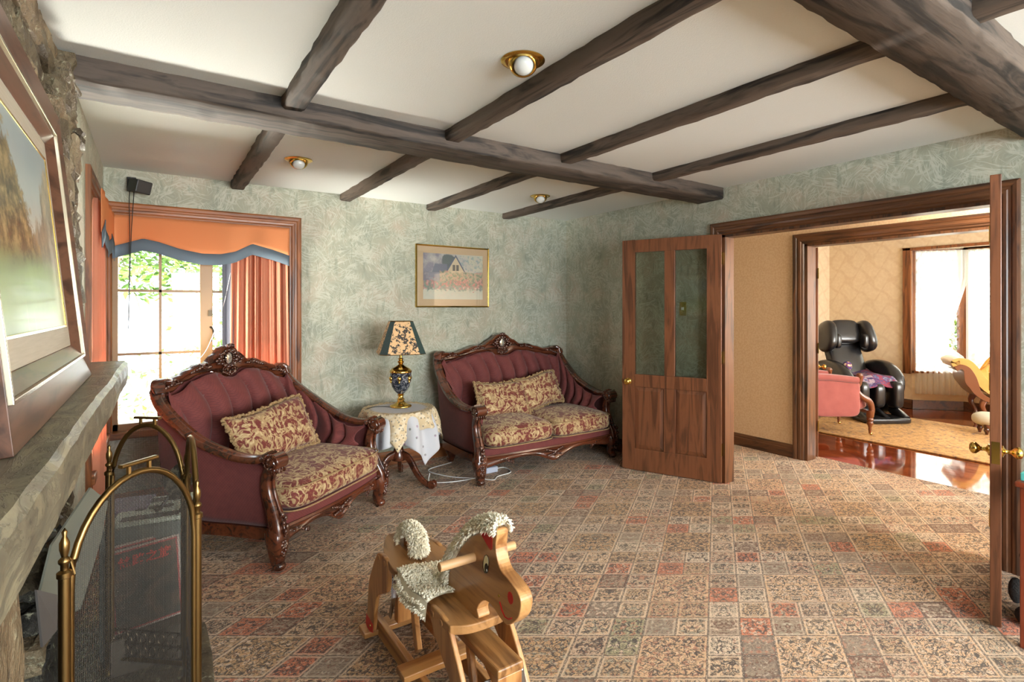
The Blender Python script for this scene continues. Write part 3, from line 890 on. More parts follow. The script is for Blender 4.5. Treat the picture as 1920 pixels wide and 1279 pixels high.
for i, (a, b) in enumerate(zip(posts, posts[1:])):
    a3, b3 = Vector((*a, 0)), Vector((*b, 0)); d = b3 - a3; L = d.length; d.normalize()
    p0, p1 = a3 + d * .012, b3 - d * .012; LL = (p1 - p0).length
    zs = .70; zp = .925
    arc = [p0 + Vector((0, 0, .06))]
    for k in range(7): arc.append(p0 + Vector((0, 0, .06 + (zs - .06) * (k + 1) / 7)))
    for k in range(1, 20):
        t = k / 20; arc.append(p0 + (p1 - p0) * (.5 - .5 * math.cos(PI * t)) + Vector((0, 0, zs + (zp - zs) * math.sin(PI * t))))
    for k in range(7, -1, -1): arc.append(p1 + Vector((0, 0, .06 + (zs - .06) * k / 7)))
    nm = M_oldbrass
    pf = MB(); pf.tube(arc, .0085, 8, closed=True); pf.build('arch_frame', nm, scr)
    mp = MB(); n = 24; vs = []
    for k in range(n + 1):
        t = k / n; c = .5 - .5 * math.cos(PI * t)
        vs += [tuple(p0 + (p1 - p0) * c + Vector((0, 0, .06))), tuple(p0 + (p1 - p0) * c + Vector((0, 0, zs + (zp - zs) * math.sin(PI * t))))]
    mp.add(vs, [(2 * k, 2 * k + 1, 2 * k + 3, 2 * k + 2) for k in range(n)]); mp.build('mesh_panel', M_meshw[i], scr, smooth=False)
    # pierced band at the foot: two rows of small loops
    pb = MB()
    nl = int(LL / .034)
    for row in range(2):
        for k in range(nl):
            c = p0 + d * (LL * (k + .5) / nl) + Vector((0, 0, .092 + row * .05))
            pb.tube([c + d * math.cos(q) * .013 + Vector((0, 0, math.sin(q) * .020)) for q in [2 * PI * j / 10 for j in range(10)]], .0024, 4, closed=True)
    for zz in (.064, .118, .168): pb.tube([p0 + Vector((0, 0, zz)), p1 + Vector((0, 0, zz))], .003, 4)
    pb.build('pierced_band', M_darkbrass, scr)
    if i != 1:
        c = (p0 + p1) / 2 + Vector((0, 0, zp)); hb = MB()
        for s in (-.028, .028): hb.tube([c + d * s, c + d * s + Vector((0, 0, .022))], .006, 6)
        hb.sweep([c + d * q + Vector((0, 0, .026)) for q in (-.05, -.045, .045, .05)], rrect(.016, .009, .003)); hb.build('carry_handle', M_oldbrass, scr)
fin = [(.0, .0), (.012, 0), (.012, .735), (.015, .737), (.015, .748), (.008, .753), (.008, .765), (.012, .77), (.012, .776), (.006, .783), (.010, .80), (.010, .815), (.004, .83), (.006, .84), (.0, .85)]
for i, (x, y) in enumerate(posts):
    pm = MB(); pm.lathe(fin, (x, y, 0), 12, cap=False); pm.build('post', M_oldbrass, scr)
    if i in (0, 3): pass
bas = MB()
for x, y in posts: MB().lathe([(.0, 0), (.022, 0), (.02, .014), (.012, .02)], (x, y, 0), 12, cap=False).build('post_foot', M_oldbrass, scr)

# ------------------------------------------------------------------ things standing round the hearth
M_boxgrey = mat('speaker_cabinet_grey', lin(112, 118, 116), .5)
cab = thing('console_cabinet', 'grey green cabinet with pale slotted top behind the fire screen', 'cabinet', (-.02, 2.70, .095), math.radians(-8))
cb = MB().box(-.135, -.16, 0, .135, .19, .50); cb.build('cabinet_body', mat('cabinet_grey', lin(120, 124, 118), .6), cab, smooth=False, bevel=.006)
tp = MB().box(-.105, -.15, .50, .150, .15, .516); tp.build('slotted_top', mat('cabinet_top_pale', lin(206, 212, 196), .5), cab, smooth=False, bevel=.004)
dk = mat('slot_dark', lin(72, 58, 54), .6)
MB().box(-.075, -.13, .514, .12, -.085, .519).build('slot', dk, cab, smooth=False)
MB().box(-.04, .07, .514, .13, .12, .519).build('slot', dk, cab, smooth=False)
for i in range(3): MB().lathe([(0, 0), (.02, 0), (.02, .004), (0, .005)], (-.03 + i * .05, 0, .515), 14, cap=False).build('round_opening', dk, cab)
bk = MB().box(0, 0, 0, .15, .19, .018)
o = bk.build('notebook', mat('notebook_mauve', lin(134, 118, 140), .6), smooth=False, bevel=.002, loc=(-.175, 2.72, .597)); o.rotation_euler = (0, 0, math.radians(-10))
tag(o, 'flat mauve notebook at left of the grey cabinet top', 'notebook')
# diamond plaque on little easel
ea = thing('plaque_easel', 'small dark wooden display easel at right end of the cabinet', 'easel', (.085, 2.66, .612), math.radians(-35))
eb = MB()
for s in (-1, 1): eb.tube([(s * .05, -.05, 0), (s * .035, 0, .05), (s * .01, .03, .14)], .007, 6); eb.tube([(s * .045, -.04, .008), (s * .05, -.065, .0), (s * .055, -.07, .015)], .006, 6)
eb.tube([(-.04, -.01, .04), (.04, -.01, .04)], .006, 6); eb.tube([(0, .02, .12), (0, .08, .0)], .006, 6)
eb.build('easel_frame', mat('dark_stained_wood', lin(48, 34, 28), .4), ea)
pq = MB(); pq.prism([(0, 0), (.08, .08), (0, .16), (-.08, .08)], -.006, .006, 'xz')
o = pq.build('diamond_plaque', mat('plaque_bronze', lin(70, 64, 56), .4, .3, fn=lambda g: g.col(g.mix(g.noise(g.obj(), 50, 4).smooth(.5, .6), lin(56, 50, 44), lin(130, 124, 104)))), smooth=False, bevel=.002, loc=(.068, 2.63, .645))
o.rotation_euler = (math.radians(-14), 0, math.radians(-40)); tag(o, 'dark diamond shaped plaque propped on the small easel', 'plaque')
# framed record sleeves leaning on the cabinet
M_sleeveframe = mat('sleeve_border', lin(196, 178, 166), .5)
M_sleeve = mat('sleeve_dark_print', rough=.35, fn=lambda g: g.col(g.ramp(g.noise(g.obj(), 9, 4, .6, 1.), [(.35, lin(46, 56, 54)), (.5, lin(84, 76, 66)), (.62, lin(110, 90, 74))])))
def sleeve(name, loc, rot, label, txt):
    r = thing(name, label, 'record sleeve', loc); r.rotation_euler = rot
    MB().box(-.115, -.003, 0, .115, .003, .31).build('border', M_sleeveframe, r, smooth=False)
    MB().box(-.108, -.0045, .007, .108, -.003, .303).build('red_line', mat('sleeve_red_line', lin(190, 90, 84), .5), r, smooth=False)
    MB().box(-.102, -.006, .013, .102, -.0044, .297).build('printed_face', M_sleeve, r, smooth=False)
    if txt:
        cu = bpy.data.curves.new('title_characters', 'FONT'); cu.body = txt; cu.size = .043; cu.extrude = .0006; cu.offset = .0012; cu.align_x = 'CENTER'
        o = bpy.data.objects.new('title_characters', cu); COL.objects.link(o); o.parent = r; o.location = (0, -.0072, .243); o.rotation_euler = (PI / 2, 0, 0)
        cu.materials.append(mat('title_red', lin(214, 70, 60), .5))
        bpy.context.view_layer.update()
        me = bpy.data.meshes.new_from_object(o.evaluated_get(bpy.context.evaluated_depsgraph_get()))
        bpy.data.objects.remove(o); o = bpy.data.objects.new('title_characters', me); COL.objects.link(o); o.parent = r; o.location = (0, -.0072, .243); o.rotation_euler = (PI / 2, 0, 0)
        o['label'] = 'red Chinese title characters'
sleeve('record_sleeve', (-.015, 2.488, .228), (math.radians(-5), math.radians(-3), math.radians(6)), 'dark framed sleeve with red Chinese title leaning in front of cabinet', '\u7d72\u8def\u4e4b\u65c5')
sleeve('record_sleeve', (-.008, 2.512, .238), (math.radians(-5), math.radians(-2), math.radians(7)), 'second framed sleeve barely showing behind the one with red title', '')
MB_ = MB().box(-.12, -.09, 0, .12, .01, .13)
o = MB_.build('storage_box', mat('box_brown', lin(92, 82, 70), .7), smooth=False, bevel=.003, loc=(-.015, 2.52, .096)); tag(o, 'low brown box under the leaning framed sleeve', 'box')
# grey sheets leaning against the stone
def sheet(name, pts, m, label, th=.006, cat='board'):
    n = (Vector(pts[1]) - Vector(pts[0])).cross(Vector(pts[2]) - Vector(pts[0])).normalized() * th
    vs = [tuple(p) for p in pts] + [tuple(Vector(p) + n) for p in pts]; k = len(pts)
    mb = MB().add(vs, [tuple(range(k)), tuple(range(k, 2 * k))] + [(i, (i + 1) % k, (i + 1) % k + k, i + k) for i in range(k)])
    return tag(mb.build(name, m, smooth=False), label, cat)
M_greyboard = mat('grey_board', lin(142, 142, 128), .7)
sheet('grey_board', [(-.168, 2.15, .879), (-.130, 2.25, .797), (-.146, 2.215, .687), (-.188, 2.10, .525), (-.206, 2.05, .539), (-.256, 1.91, .685), (-.238, 1.95, .787)], M_greyboard, 'large pale grey board leaning on the stones inside the fire screen')
sheet('folded_sheet', [(-.235, 1.70, .772), (-.203, 1.75, .728), (-.203, 1.75, .640), (-.224, 1.70, .630)], mat('grey_sheet', lin(112, 106, 102), .5), 'small curled grey sheet below the mantel at left of the screen', cat='sheet')

# ------------------------------------------------------------------ curtains and valances
def drape(mb, p0, p1, z0, z1, n_f, amp, nrm, nu=140, flare=0., gather=None):
    p0, p1, n = Vector((*p0, 0)), Vector((*p1, 0)), Vector((*nrm, 0))
    ph = random.Random(int(p0.x * 1000 + p1.y * 77)).uniform(0, 6)
    def f(u, v):
        z = z0 + (z1 - z0) * v
        uu = u + .02 * math.sin(u * 17 + ph) * (1 - v * .4)
        w = math.sin(uu * n_f * 2 * PI + ph) * .7 + .3 * math.sin(uu * n_f * 4.3 * PI + 2 * ph)
        a = amp * (1.15 - .4 * v) * (1 + .4 * math.sin(u * 9 + ph))
        p = p0.lerp(p1, u + flare * (u - .5) * (1 - v)) + n * (w * a)
        return (p.x, p.y, z)
    return mb.grid(f, nu, 12)
cu = drape(MB(), (.50, 4.695), (.905, 4.695), .10, 2.05, 7, .032, (0, 1), flare=.10).build('curtain', M_curtain, solid=.003)
tag(cu, 'salmon pink curtain gathered at right side of the back window', 'curtain')
ln = drape(MB(), (.435, 4.70), (.52, 4.705), .10, 2.05, 1.2, .014, (0, 1), nu=40).build('curtain_lining', M_curtain_lin, cu, solid=.002); ln['label'] = 'blue grey lining edge'
cu = drape(MB(), (-.268, 3.67), (-.268, 4.08), .08, 2.05, 6, .020, (1, 0), flare=.05).build('curtain', M_curtain, solid=.003)
tag(cu, 'salmon pink curtain hanging at the left wall window', 'curtain')
# curtain panel behind the chimney end running down to floor
def valance(name, axis, c, a0, a1, ztop, low, sgn, label):
    """pelmet cloth with a shaped lower edge; low = list (a, z of the lower edge)"""
    n = 70; root = None
    def edge(a): return interp_lin(low, a)
    def P(a, z, d=0.): return (a, c + d, z) if axis == 'y' else (c + d, a, z)
    def f(u, v):
        a = a0 + (a1 - a0) * u; ze = edge(a) + .085
        return P(a, ze + (ztop - ze) * v, .004 * math.sin(a * 23) * sgn)
    o = MB().grid(f, n, 8).build(name, M_valance, solid=.004); tag(o, label, 'valance')
    def f2(u, v):
        a = a0 + (a1 - a0) * u; ze = edge(a)
        return P(a, ze + .088 * v, .004 * math.sin(a * 23) * sgn - .004 * (1 if sgn > 0 else -1))
    MB().grid(f2, n, 3).build('valance_border', M_valblue, o, solid=.004, label='blue grey shaped border')
    return o
def interp_lin(tab, x):
    if x <= tab[0][0]: return tab[0][1]
    for (a, b), (c, d) in zip(tab, tab[1:]):
        if x <= c: return b + (d - b) * (x - a) / (c - a)
    return tab[-1][1]
low = [(-.25, 1.790), (-.17, 1.805), (-.04, 1.865)] + [(-.04 + .58 * i / 14, 1.865 - .065 * (1 - abs(1 - 2 * ((i / 14) ** .85)) ** 2.0)) for i in range(1, 15)] + [(.56, 1.862), (.62, 1.885), (.92, 1.785)]
low = [(-.25, 1.79), (-.07, 1.86), (.02, 1.842), (.15, 1.80), (.30, 1.772), (.42, 1.775), (.52, 1.80), (.64, 1.868), (.78, 1.835), (.915, 1.79)]
valance('valance', 'y', 4.635, -.245, .915, 2.10, low, -1, 'orange valance with blue scalloped edge over the back window')
lowl = [(3.64, 1.77), (3.78, 1.86), (3.9, 1.82), (4.12, 1.76), (4.34, 1.82), (4.46, 1.86), (4.63, 1.77)]
valance('valance', 'x', -.238, 3.65, 4.62, 2.10, lowl, -1, 'orange valance with blue scalloped edge over the left wall window')
wh = MB(); wh.tube(cr([(.50, 4.70, 1.75), (.44, 4.70, 1.45), (.36, 4.70, 1.20), (.30, 4.70, 1.08), (.22, 4.70, 1.02)], 30), .003, 6)
tag(wh.build('white_string', M_white), 'thin white cord looping across the back window beside the curtain', 'cord')

# ------------------------------------------------------------------ wall speaker, switch
sp = thing('wall_speaker', 'small black speaker bracketed high above the back window', 'speaker', (-.13, 4.71, 2.33))
MB().box(-.035, -.025, -.045, .02, 0, .055).build('bracket', M_black, sp, smooth=False, bevel=.003)
o = MB().box(-.045, -.09, -.045, .055, .03, .045).build('speaker_body', M_black, sp, smooth=False, bevel=.006); o.location = (.025, -.08, -.015); o.rotation_euler = (math.radians(12), math.radians(6), math.radians(28))
cb = MB()
for i, dx in enumerate((-.012, .012)):
    cb.tube(cr([(-.135 + dx, 4.69, 2.285), (-.137 + dx, 4.62, 2.20), (-.14 + dx * .4, 4.60, 2.0), (-.145 + dx * .2, 4.60, 1.75), (-.15, 4.62, 1.5 - i * .04), (-.155, 4.66, 1.36 - i * .06)], 30), .0028, 6)
tag(cb.build('speaker_cable', M_black), 'black cable dangling from the wall speaker in front of orange valance', 'cable')
sw = thing('light_switch', 'brass light switch plate seen through right pane of open door', 'light switch', (3.9, 3.09, 1.44))
MB().box(-.006, -.035, -.06, 0, .035, .06).build('brass_plate', mat('switch_brass', lin(206, 186, 84), .25, .9), sw, smooth=False, bevel=.003)
MB().box(-.012, -.012, -.01, -.005, .012, .014).build('rocker', M_white, sw, smooth=False)

# ------------------------------------------------------------------ ceiling lights
M_bulb = mat('frosted_reflector_bulb', lin(206, 208, 204), .12, 0, Coat_Weight=1.0)
def ceiling_light(x, y, label, tilt=(0.5, 0.35), s=1.0):
    t = thing('ceiling_light', label, 'ceiling light', (x, y, CEIL), 0, 'recessed brass ceiling lights')
    MB().lathe([(.088, -.0005), (.088, -.003), (.080, -.007), (.066, -.010), (.060, -.009), (.058, -.003)], seg=36, cap=False).build('trim_ring', M_brass, t, solid=.001)
    q = MB().lathe([(.057, .0), (.060, -.012), (.056, -.030), (.047, -.042), (.043, -.043), (.041, -.038), (.041, -.02)], seg=32, cap=False).build('eyeball_housing', M_brass, t, solid=.0015)
    b = MB().lathe([(.0395, -.026), (.0395, -.040), (.036, -.052), (.027, -.061), (.014, -.066), (.0, -.0675)], seg=28, cap=False).build('bulb', M_bulb, t)
    for o in (q, b): o.rotation_euler = (tilt[0], tilt[1], 0)
    return t
ceiling_light(1.225, 1.75, 'brass eyeball ceiling light beside the near beam, largest of the three', (-.55, .35))
ceiling_light(.80, 3.76, 'brass eyeball ceiling light between two beams near the window', (-.5, .1))
ceiling_light(2.84, 3.79, 'small distant brass ceiling light above the framed picture end', (-.5, .3))

# ------------------------------------------------------------------ framed print on the back wall
def art_cottage(g):
    x, y, z = g.sep(g.obj())      # object coords metres, centre at 0; picture 0.56 x 0.36
    p = g.comb(x, z, 0.)
    n = g.noise(p, 12, 4, .6); n2 = g.noise(p, 40, 3, .6); n3 = g.noise(p, 26, 3, .6, 0, color=True)
    c = g.ramp(n + x * .9, [(.25, lin(128, 122, 132)), (.5, lin(196, 188, 178)), (.75, lin(206, 202, 176))])
    c = g.mix((n2.smooth(.5, .6)) * (x.gt(.02)) * (z - .1).abs().lt(.08) * .6, c, lin(130, 158, 160))
    # trees behind the gable
    tr = (((x + .0).m('POWER', 2.)) + ((z - .10) * 1.1).m('POWER', 2.)).m('SQRT')
    c = g.mix((.075 + (n - .5) * .08 - ((x + .045).m('POWER', 2.) + (z - .12).m('POWER', 2.)).m('SQRT')).smooth(0, .01), c, lin(92, 100, 98))
    # slate roofs left
    sk = x - z * .35
    c = g.mix((sk.gt(-.21) * x.lt(-.06) * z.gt(.035) * z.lt(.105)), c, lin(112, 112, 124))
    c = g.mix((sk.gt(-.235) * x.lt(-.10) * z.gt(-.01) * z.lt(.035)), c, lin(140, 138, 146))
    # gable wall: pointed
    gx = (x - .02).abs()
    gab = (gx.lt(.075)) * (z.gt(-.05)) * ((z + gx * 1.55).lt(.175))
    c = g.mix(gab, c, lin(212, 192, 156))
    edge = ((z + gx * 1.55 - .175).abs().lt(.010)) * gx.lt(.105)
    c = g.mix(edge, c, lin(96, 100, 116))
    win = (((x - .003).abs().lt(.012)) + ((x - .037).abs().lt(.012))).mn(1.) * (z.gt(.05)) * (z.lt(.10))
    c = g.mix(win * .85, c, lin(70, 68, 70))
    # foliage and flower beds
    fol = (.045 + (n - .5) * .10 - z).smooth(-.004, .012) * x.gt(-.13) * z.gt(-.08)
    fc = g.ramp(n2, [(.3, lin(70, 90, 84)), (.44, lin(128, 140, 108)), (.55, lin(196, 170, 136)), (.66, lin(206, 134, 122))])
    c = g.mix(fol * .85, c, fc)
    bed = ((-.03) - z + (n - .5) * .1).smooth(0, .012) * ((z + .155 + (n2 - .5) * .16)).smooth(-.01, .02)
    bc = g.ramp(n2 * .6 + n * .4, [(.32, lin(106, 88, 116)), (.43, lin(120, 140, 118)), (.49, lin(150, 156, 130)), (.54, lin(200, 112, 110)), (.60, lin(216, 168, 150)), (.72, lin(212, 204, 176))])
    c = g.mix(bed * .8, c, bc)
    c = g.mix((-.10 - z + (n2 - .5) * .12).smooth(0, .02) * .85, c, lin(214, 212, 190))
    dt = g.voro(p, 46); c = g.mix(dt.lt(.16) * z.lt(.0) * z.gt(-.13) * n.gt(.47), c, lin(196, 84, 92))
    g.col(c)


M_mat_b = mat('print_mount_tan', lin(204, 174, 136), .6)
pr = thing('framed_print', 'gold framed watercolour print of a gabled cottage and flower garden on the back wall', 'picture', (2.455, 4.71, 1.755))
w, h = .405, .302
fr = MB()
prof = [(0, 0), (0, .018), (.006, .022), (.014, .018), (.016, .006)]
rings = []
for u, d in prof:
    rings += [(-w + u, -d, -h + u), (w - u, -d, -h + u), (w - u, -d, h - u), (-w + u, -d, h - u)]
fr.add(rings, [(q * 4 + i, q * 4 + (i + 1) % 4, (q + 1) * 4 + (i + 1) % 4, (q + 1) * 4 + i) for q in range(4) for i in range(4)])
fr.build('picture_frame', M_brass, pr, smooth=False)
MB().box(-w + .012, -.008, -h + .012, w - .012, -.0005, h - .012).build('mount', M_mat_b, pr, smooth=False)
MB().box(-.326, -.0088, -.222, .334, -.008, .222).build('artwork', mat('cottage_watercolour', rough=.5, fn=lambda g: None), pr, smooth=False)
MATS.pop('cottage_watercolour')
mc = bpy.data.materials.new('cottage_print')
gg = G(mc); gg.b.inputs['Roughness'].default_value = .5
_o = gg.obj
gg.obj = lambda: gg.map(_o(), (.85, .85, .85))
art_cottage(gg)
for ch in pr.children:
    if ch.name.startswith('artwork'): ch.data.materials[0] = mc
MB().box(-w + .014, -.0125, -h + .014, w - .014, -.0105, h - .014).build('picture_glass', M_glass, pr, smooth=False)

# ------------------------------------------------------------------ side table, cloths, lamp
TX, TY, TZ = 1.665, 4.16, .615
tb = thing('side_table', 'round pedestal side table of dark wood under white cloths', 'table', (TX, TY, 0), math.radians(-12))
MB().lathe([(0, -.025), (.25, -.025), (.27, -.015), (.272, -.005), (.265, 0), (0, 0)], (0, 0, TZ), 40, cap=False).build('tabletop', M_mahog, tb)
MB().lathe([(0, .20), (.055, .20), (.06, .23), (.045, .27), (.032, .32), (.045, .38), (.05, .44), (.03, .5), (.04, .56), (.07, TZ - .03), (0, TZ - .03)], seg=24, cap=False).build('pedestal', M_mahog, tb)
for k in range(3):
    a = 2 * PI * k / 3 - .75
    d = Vector((math.cos(a), math.sin(a), 0))
    path = cr([d * .03 + Vector((0, 0, .25)), d * .10 + Vector((0, 0, .22)), d * .18 + Vector((0, 0, .10)), d * .26 + Vector((0, 0, .035)), d * .315 + Vector((0, 0, .03))], 16)
    lg = MB(); lg.sweep(path, rrect(.034, .052, .012), scales=[1.2 - .5 * i / 15 for i in range(16)])
    s = d.cross(Vector((0, 0, 1)))
    lg.tube([d * .315 + Vector((0, 0, .037)) - s * .022, d * .315 + Vector((0, 0, .037)) + s * .022], .034, 14)
    lg.build('leg', M_mahog, tb, bevel=.003)


def lace_fn(g, d, tr, mx):
    x, y, z = g.sep(g.obj())
    p = g.obj()
    v = g.voro(p, 42, 'F1'); v2 = g.voro(p, 16, 'F1'); n = g.noise(p, 26, 3)
    hole = (1 - v.smooth(.22, .34)) * (1 - v2.smooth(.5, .6) * .2)
    r = (x * x + y * y).m('SQRT')
    solid = (1 - r.smooth(.20, .25)) * (z.gt(-.02))
    al = (1 - hole * .75).mx(solid)
    g.put(mx.inputs[0], al)
    c = g.mix(n.smooth(.45, .6), lin(226, 206, 168), lin(240, 228, 204))
    c = g.mix(solid, c, lin(232, 232, 236))
    g.put(d.inputs[0], c); g.put(tr.inputs[0], c)


M_lace = thin_cloth('lace_cream', lin(232, 216, 184), 1., fn=lace_fn, trans=.25)


def cloth_fn(g, d, tr, mx):
    p = g.obj(); x, y, z = g.sep(p)
    r = (x * x + y * y).m('SQRT')
    al = .80 + .2 * (1 - r.smooth(.24, .28))
    g.put(mx.inputs[0], al)
    v = g.voro(p, 13, 'F1'); n = g.noise(p, 40, 2)
    flower = (1 - v.smooth(.10, .16)) * z.lt(-.06)
    c = g.mix(flower * .7, lin(232, 234, 240), g.ramp(n, [(.4, lin(96, 120, 90)), (.55, lin(190, 150, 190))]))
    g.put(d.inputs[0], c); g.put(tr.inputs[0], c)


M_whitecloth = thin_cloth('white_voile_cloth', lin(232, 234, 240), .85, fn=cloth_fn, trans=.3)


def square_cloth(name, half, rot, m, z0, lift, label, cat, folds, R=.275, depth=1.0, scal=0.):
    """square cloth draped over a round table: corners hang lowest, edge falls in folds"""
    nr, na = 22, 144
    def f(u, v):
        a = 2 * PI * u; c, s = abs(math.cos(a - rot)), abs(math.sin(a - rot))
        ext = half / max(c, s)                       # distance from centre to cloth edge
        ext = half + (ext - half) * .9
        if scal: ext -= abs(math.sin(a * 16)) * scal
        r = ext * v
        if r <= R: return (r * math.cos(a), r * math.sin(a), lift)
        dpt = r - R; k = dpt / (ext - R + 1e-6)
        fold = math.sin(a * folds + .8 * math.sin(a * 2)) * min(dpt * .32, .04) + math.sin(a * 5 + 1) * min(dpt * .12, .02)
        rr = R + .012 * min(1, dpt / .03) + min(dpt, .3) * .14 + fold
        return (rr * math.cos(a), rr * math.sin(a), lift - dpt * .985 * depth + .006)
    o = MB().grid(lambda u, v: f(u, v ** .8), na, nr, cu=True).build(name, m, solid=.0012, loc=(TX, TY, z0))
    return tag(o, label, cat)


square_cloth('tablecloth', .51, math.radians(-25), M_whitecloth, TZ + .003, .002, 'sheer white floral tablecloth hanging in points over the side table', 'tablecloth', 11)
square_cloth('lace_topper', .42, math.radians(23), M_lace, TZ + .008, .003, 'cream lace topper with a pointed corner laid over the white cloth', 'lace cloth', 9, scal=.01, R=.288)

lp = thing('table_lamp', 'brass and dark marble urn lamp with floral panelled shade on the side table', 'lamp', (1.70, 4.20, TZ + .012), math.radians(-14))
MB().lathe([(0, 0), (.088, 0), (.090, .006), (.086, .014), (.060, .022), (.040, .032), (.030, .045), (.026, .055), (.034, .062), (.022, .072), (.020, .09), (.032, .098), (.020, .104), (.03, .112)], seg=32, cap=False).build('brass_foot', M_brass, lp)
MB().lathe([(.028, .11), (.052, .135), (.072, .17), (.082, .21), (.086, .25), (.086, .29), (0, .29)], seg=32, cap=False).build('marble_urn', mat('lamp_marble', rough=.15, fn=lambda g: g.col(g.ramp(g.noise(g.obj(), 38, 5, .6, 1.2), [(.42, lin(28, 34, 44)), (.52, lin(60, 66, 78)), (.58, lin(170, 170, 172)), (.62, lin(40, 48, 60))]))), lp)
MB().lathe([(.089, .285), (.091, .292), (.088, .302), (.070, .320), (.044, .334), (.030, .342), (.018, .352), (.020, .362), (.026, .368), (.026, .376), (.016, .384), (.018, .392), (.026, .398), (.012, .405), (.012, .60)], seg=32, cap=False).build('brass_neck', M_brass, lp)
for k in range(6):
    a = 2 * PI * k / 6 + .25; c = (.084 * math.cos(a), .084 * math.sin(a), .24)
    m_ = MB(); m_.ball(c, (.016, .016, .022)); m_.ball((c[0] * 1.1, c[1] * 1.1, .243), (.008, .008, .011)); m_.ball((c[0] * 1.02, c[1] * 1.02, .212), (.007, .007, .012))
    m_.build('lion_mask', M_brass, lp)
Rb, Rt = (.205, .205), (.108, .108); z0, z1 = .445, .71
def oct_pts(r, cut, z): return [(r, r * cut, z), (r * cut, r, z), (-r * cut, r, z), (-r, r * cut, z), (-r, -r * cut, z), (-r * cut, -r, z), (r * cut, -r, z), (r, -r * cut, z)]
lo, hi = oct_pts(.185, .70, z0), oct_pts(.092, .66, z1)
def shade_fn(g):
    p = g.obj(); v = g.voro(p, 22, 'F1'); n = g.noise(p, 80, 3, .6); n2 = g.noise(p, 34, 2, .5, 1.)
    c = g.mix((n2 * .6 + n * .4).smooth(.45, .50), lin(52, 48, 46), lin(224, 184, 134))
    c = g.mix(n.smooth(.60, .66) * .6, c, lin(190, 140, 98)); g.col(c)
M_shade = mat('shade_floral', rough=.6, fn=shade_fn)
M_shadegreen = mat('shade_pleated_green', rough=.6, fn=lambda g: g.col(g.mix(g.noise(g.map(g.obj(), (160, 160, 2)), 1.), lin(28, 44, 44), lin(66, 88, 84))))
sf, sg = MB(), MB()
for i in range(8):
    j = (i + 1) % 8
    tgt = sg if i % 2 == 0 else sf
    tgt.add([lo[i], lo[j], hi[j], hi[i]], [(0, 1, 2, 3)])
shade = sf.build('lamp_shade', M_shade, lp, smooth=False, solid=.002); shade['label'] = 'black and cream floral panels'
o = sg.build('green_corner_panels', M_shadegreen, shade, smooth=False, solid=.002); o['label'] = 'dark green pleated corner panels'
MB().tube(lo, .003, 6, closed=True).build('shade_trim', M_oldbrass, shade); MB().tube(hi, .003, 6, closed=True).build('shade_trim', M_oldbrass, shade)
cb = MB(); cb.tube(cr([(1.62, 4.19, TZ + .017), (1.55, 4.23, TZ + .024), (1.46, 4.25, TZ + .020), (1.385, 4.24, TZ - .02), (1.37, 4.24, TZ - .2)], 24), .0028, 6)
tag(cb.build('lamp_cord', M_black), 'thin black lamp cord running over the left table edge', 'cord')
cb = MB(); cb.tube(cr([(1.93, 4.13, .05), (1.90, 4.06, .006), (2.02, 3.96, .006), (2.25, 3.93, .006), (2.45, 4.02, .006), (2.62, 4.05, .006), (2.60, 3.90, .006), (2.44, 3.86, .006), (2.36, 3.80, .006), (2.28, 3.90, .006), (2.1, 4.08, .006), (2.02, 4.35, .006), (2.3, 4.45, .006)], 90), .004, 6)
tag(cb.build('extension_cord', M_white), 'white electric cord looping on the carpet in front of the sofa leg', 'cord')
pb = MB().box(2.40, 3.98, 0, 2.52, 4.06, .05).build('power_adapter', mat('adapter_pale', lin(190, 196, 214), .4), smooth=False, bevel=.008); tag(pb, 'pale plug adapter lying under the sofa front', 'plug adapter')


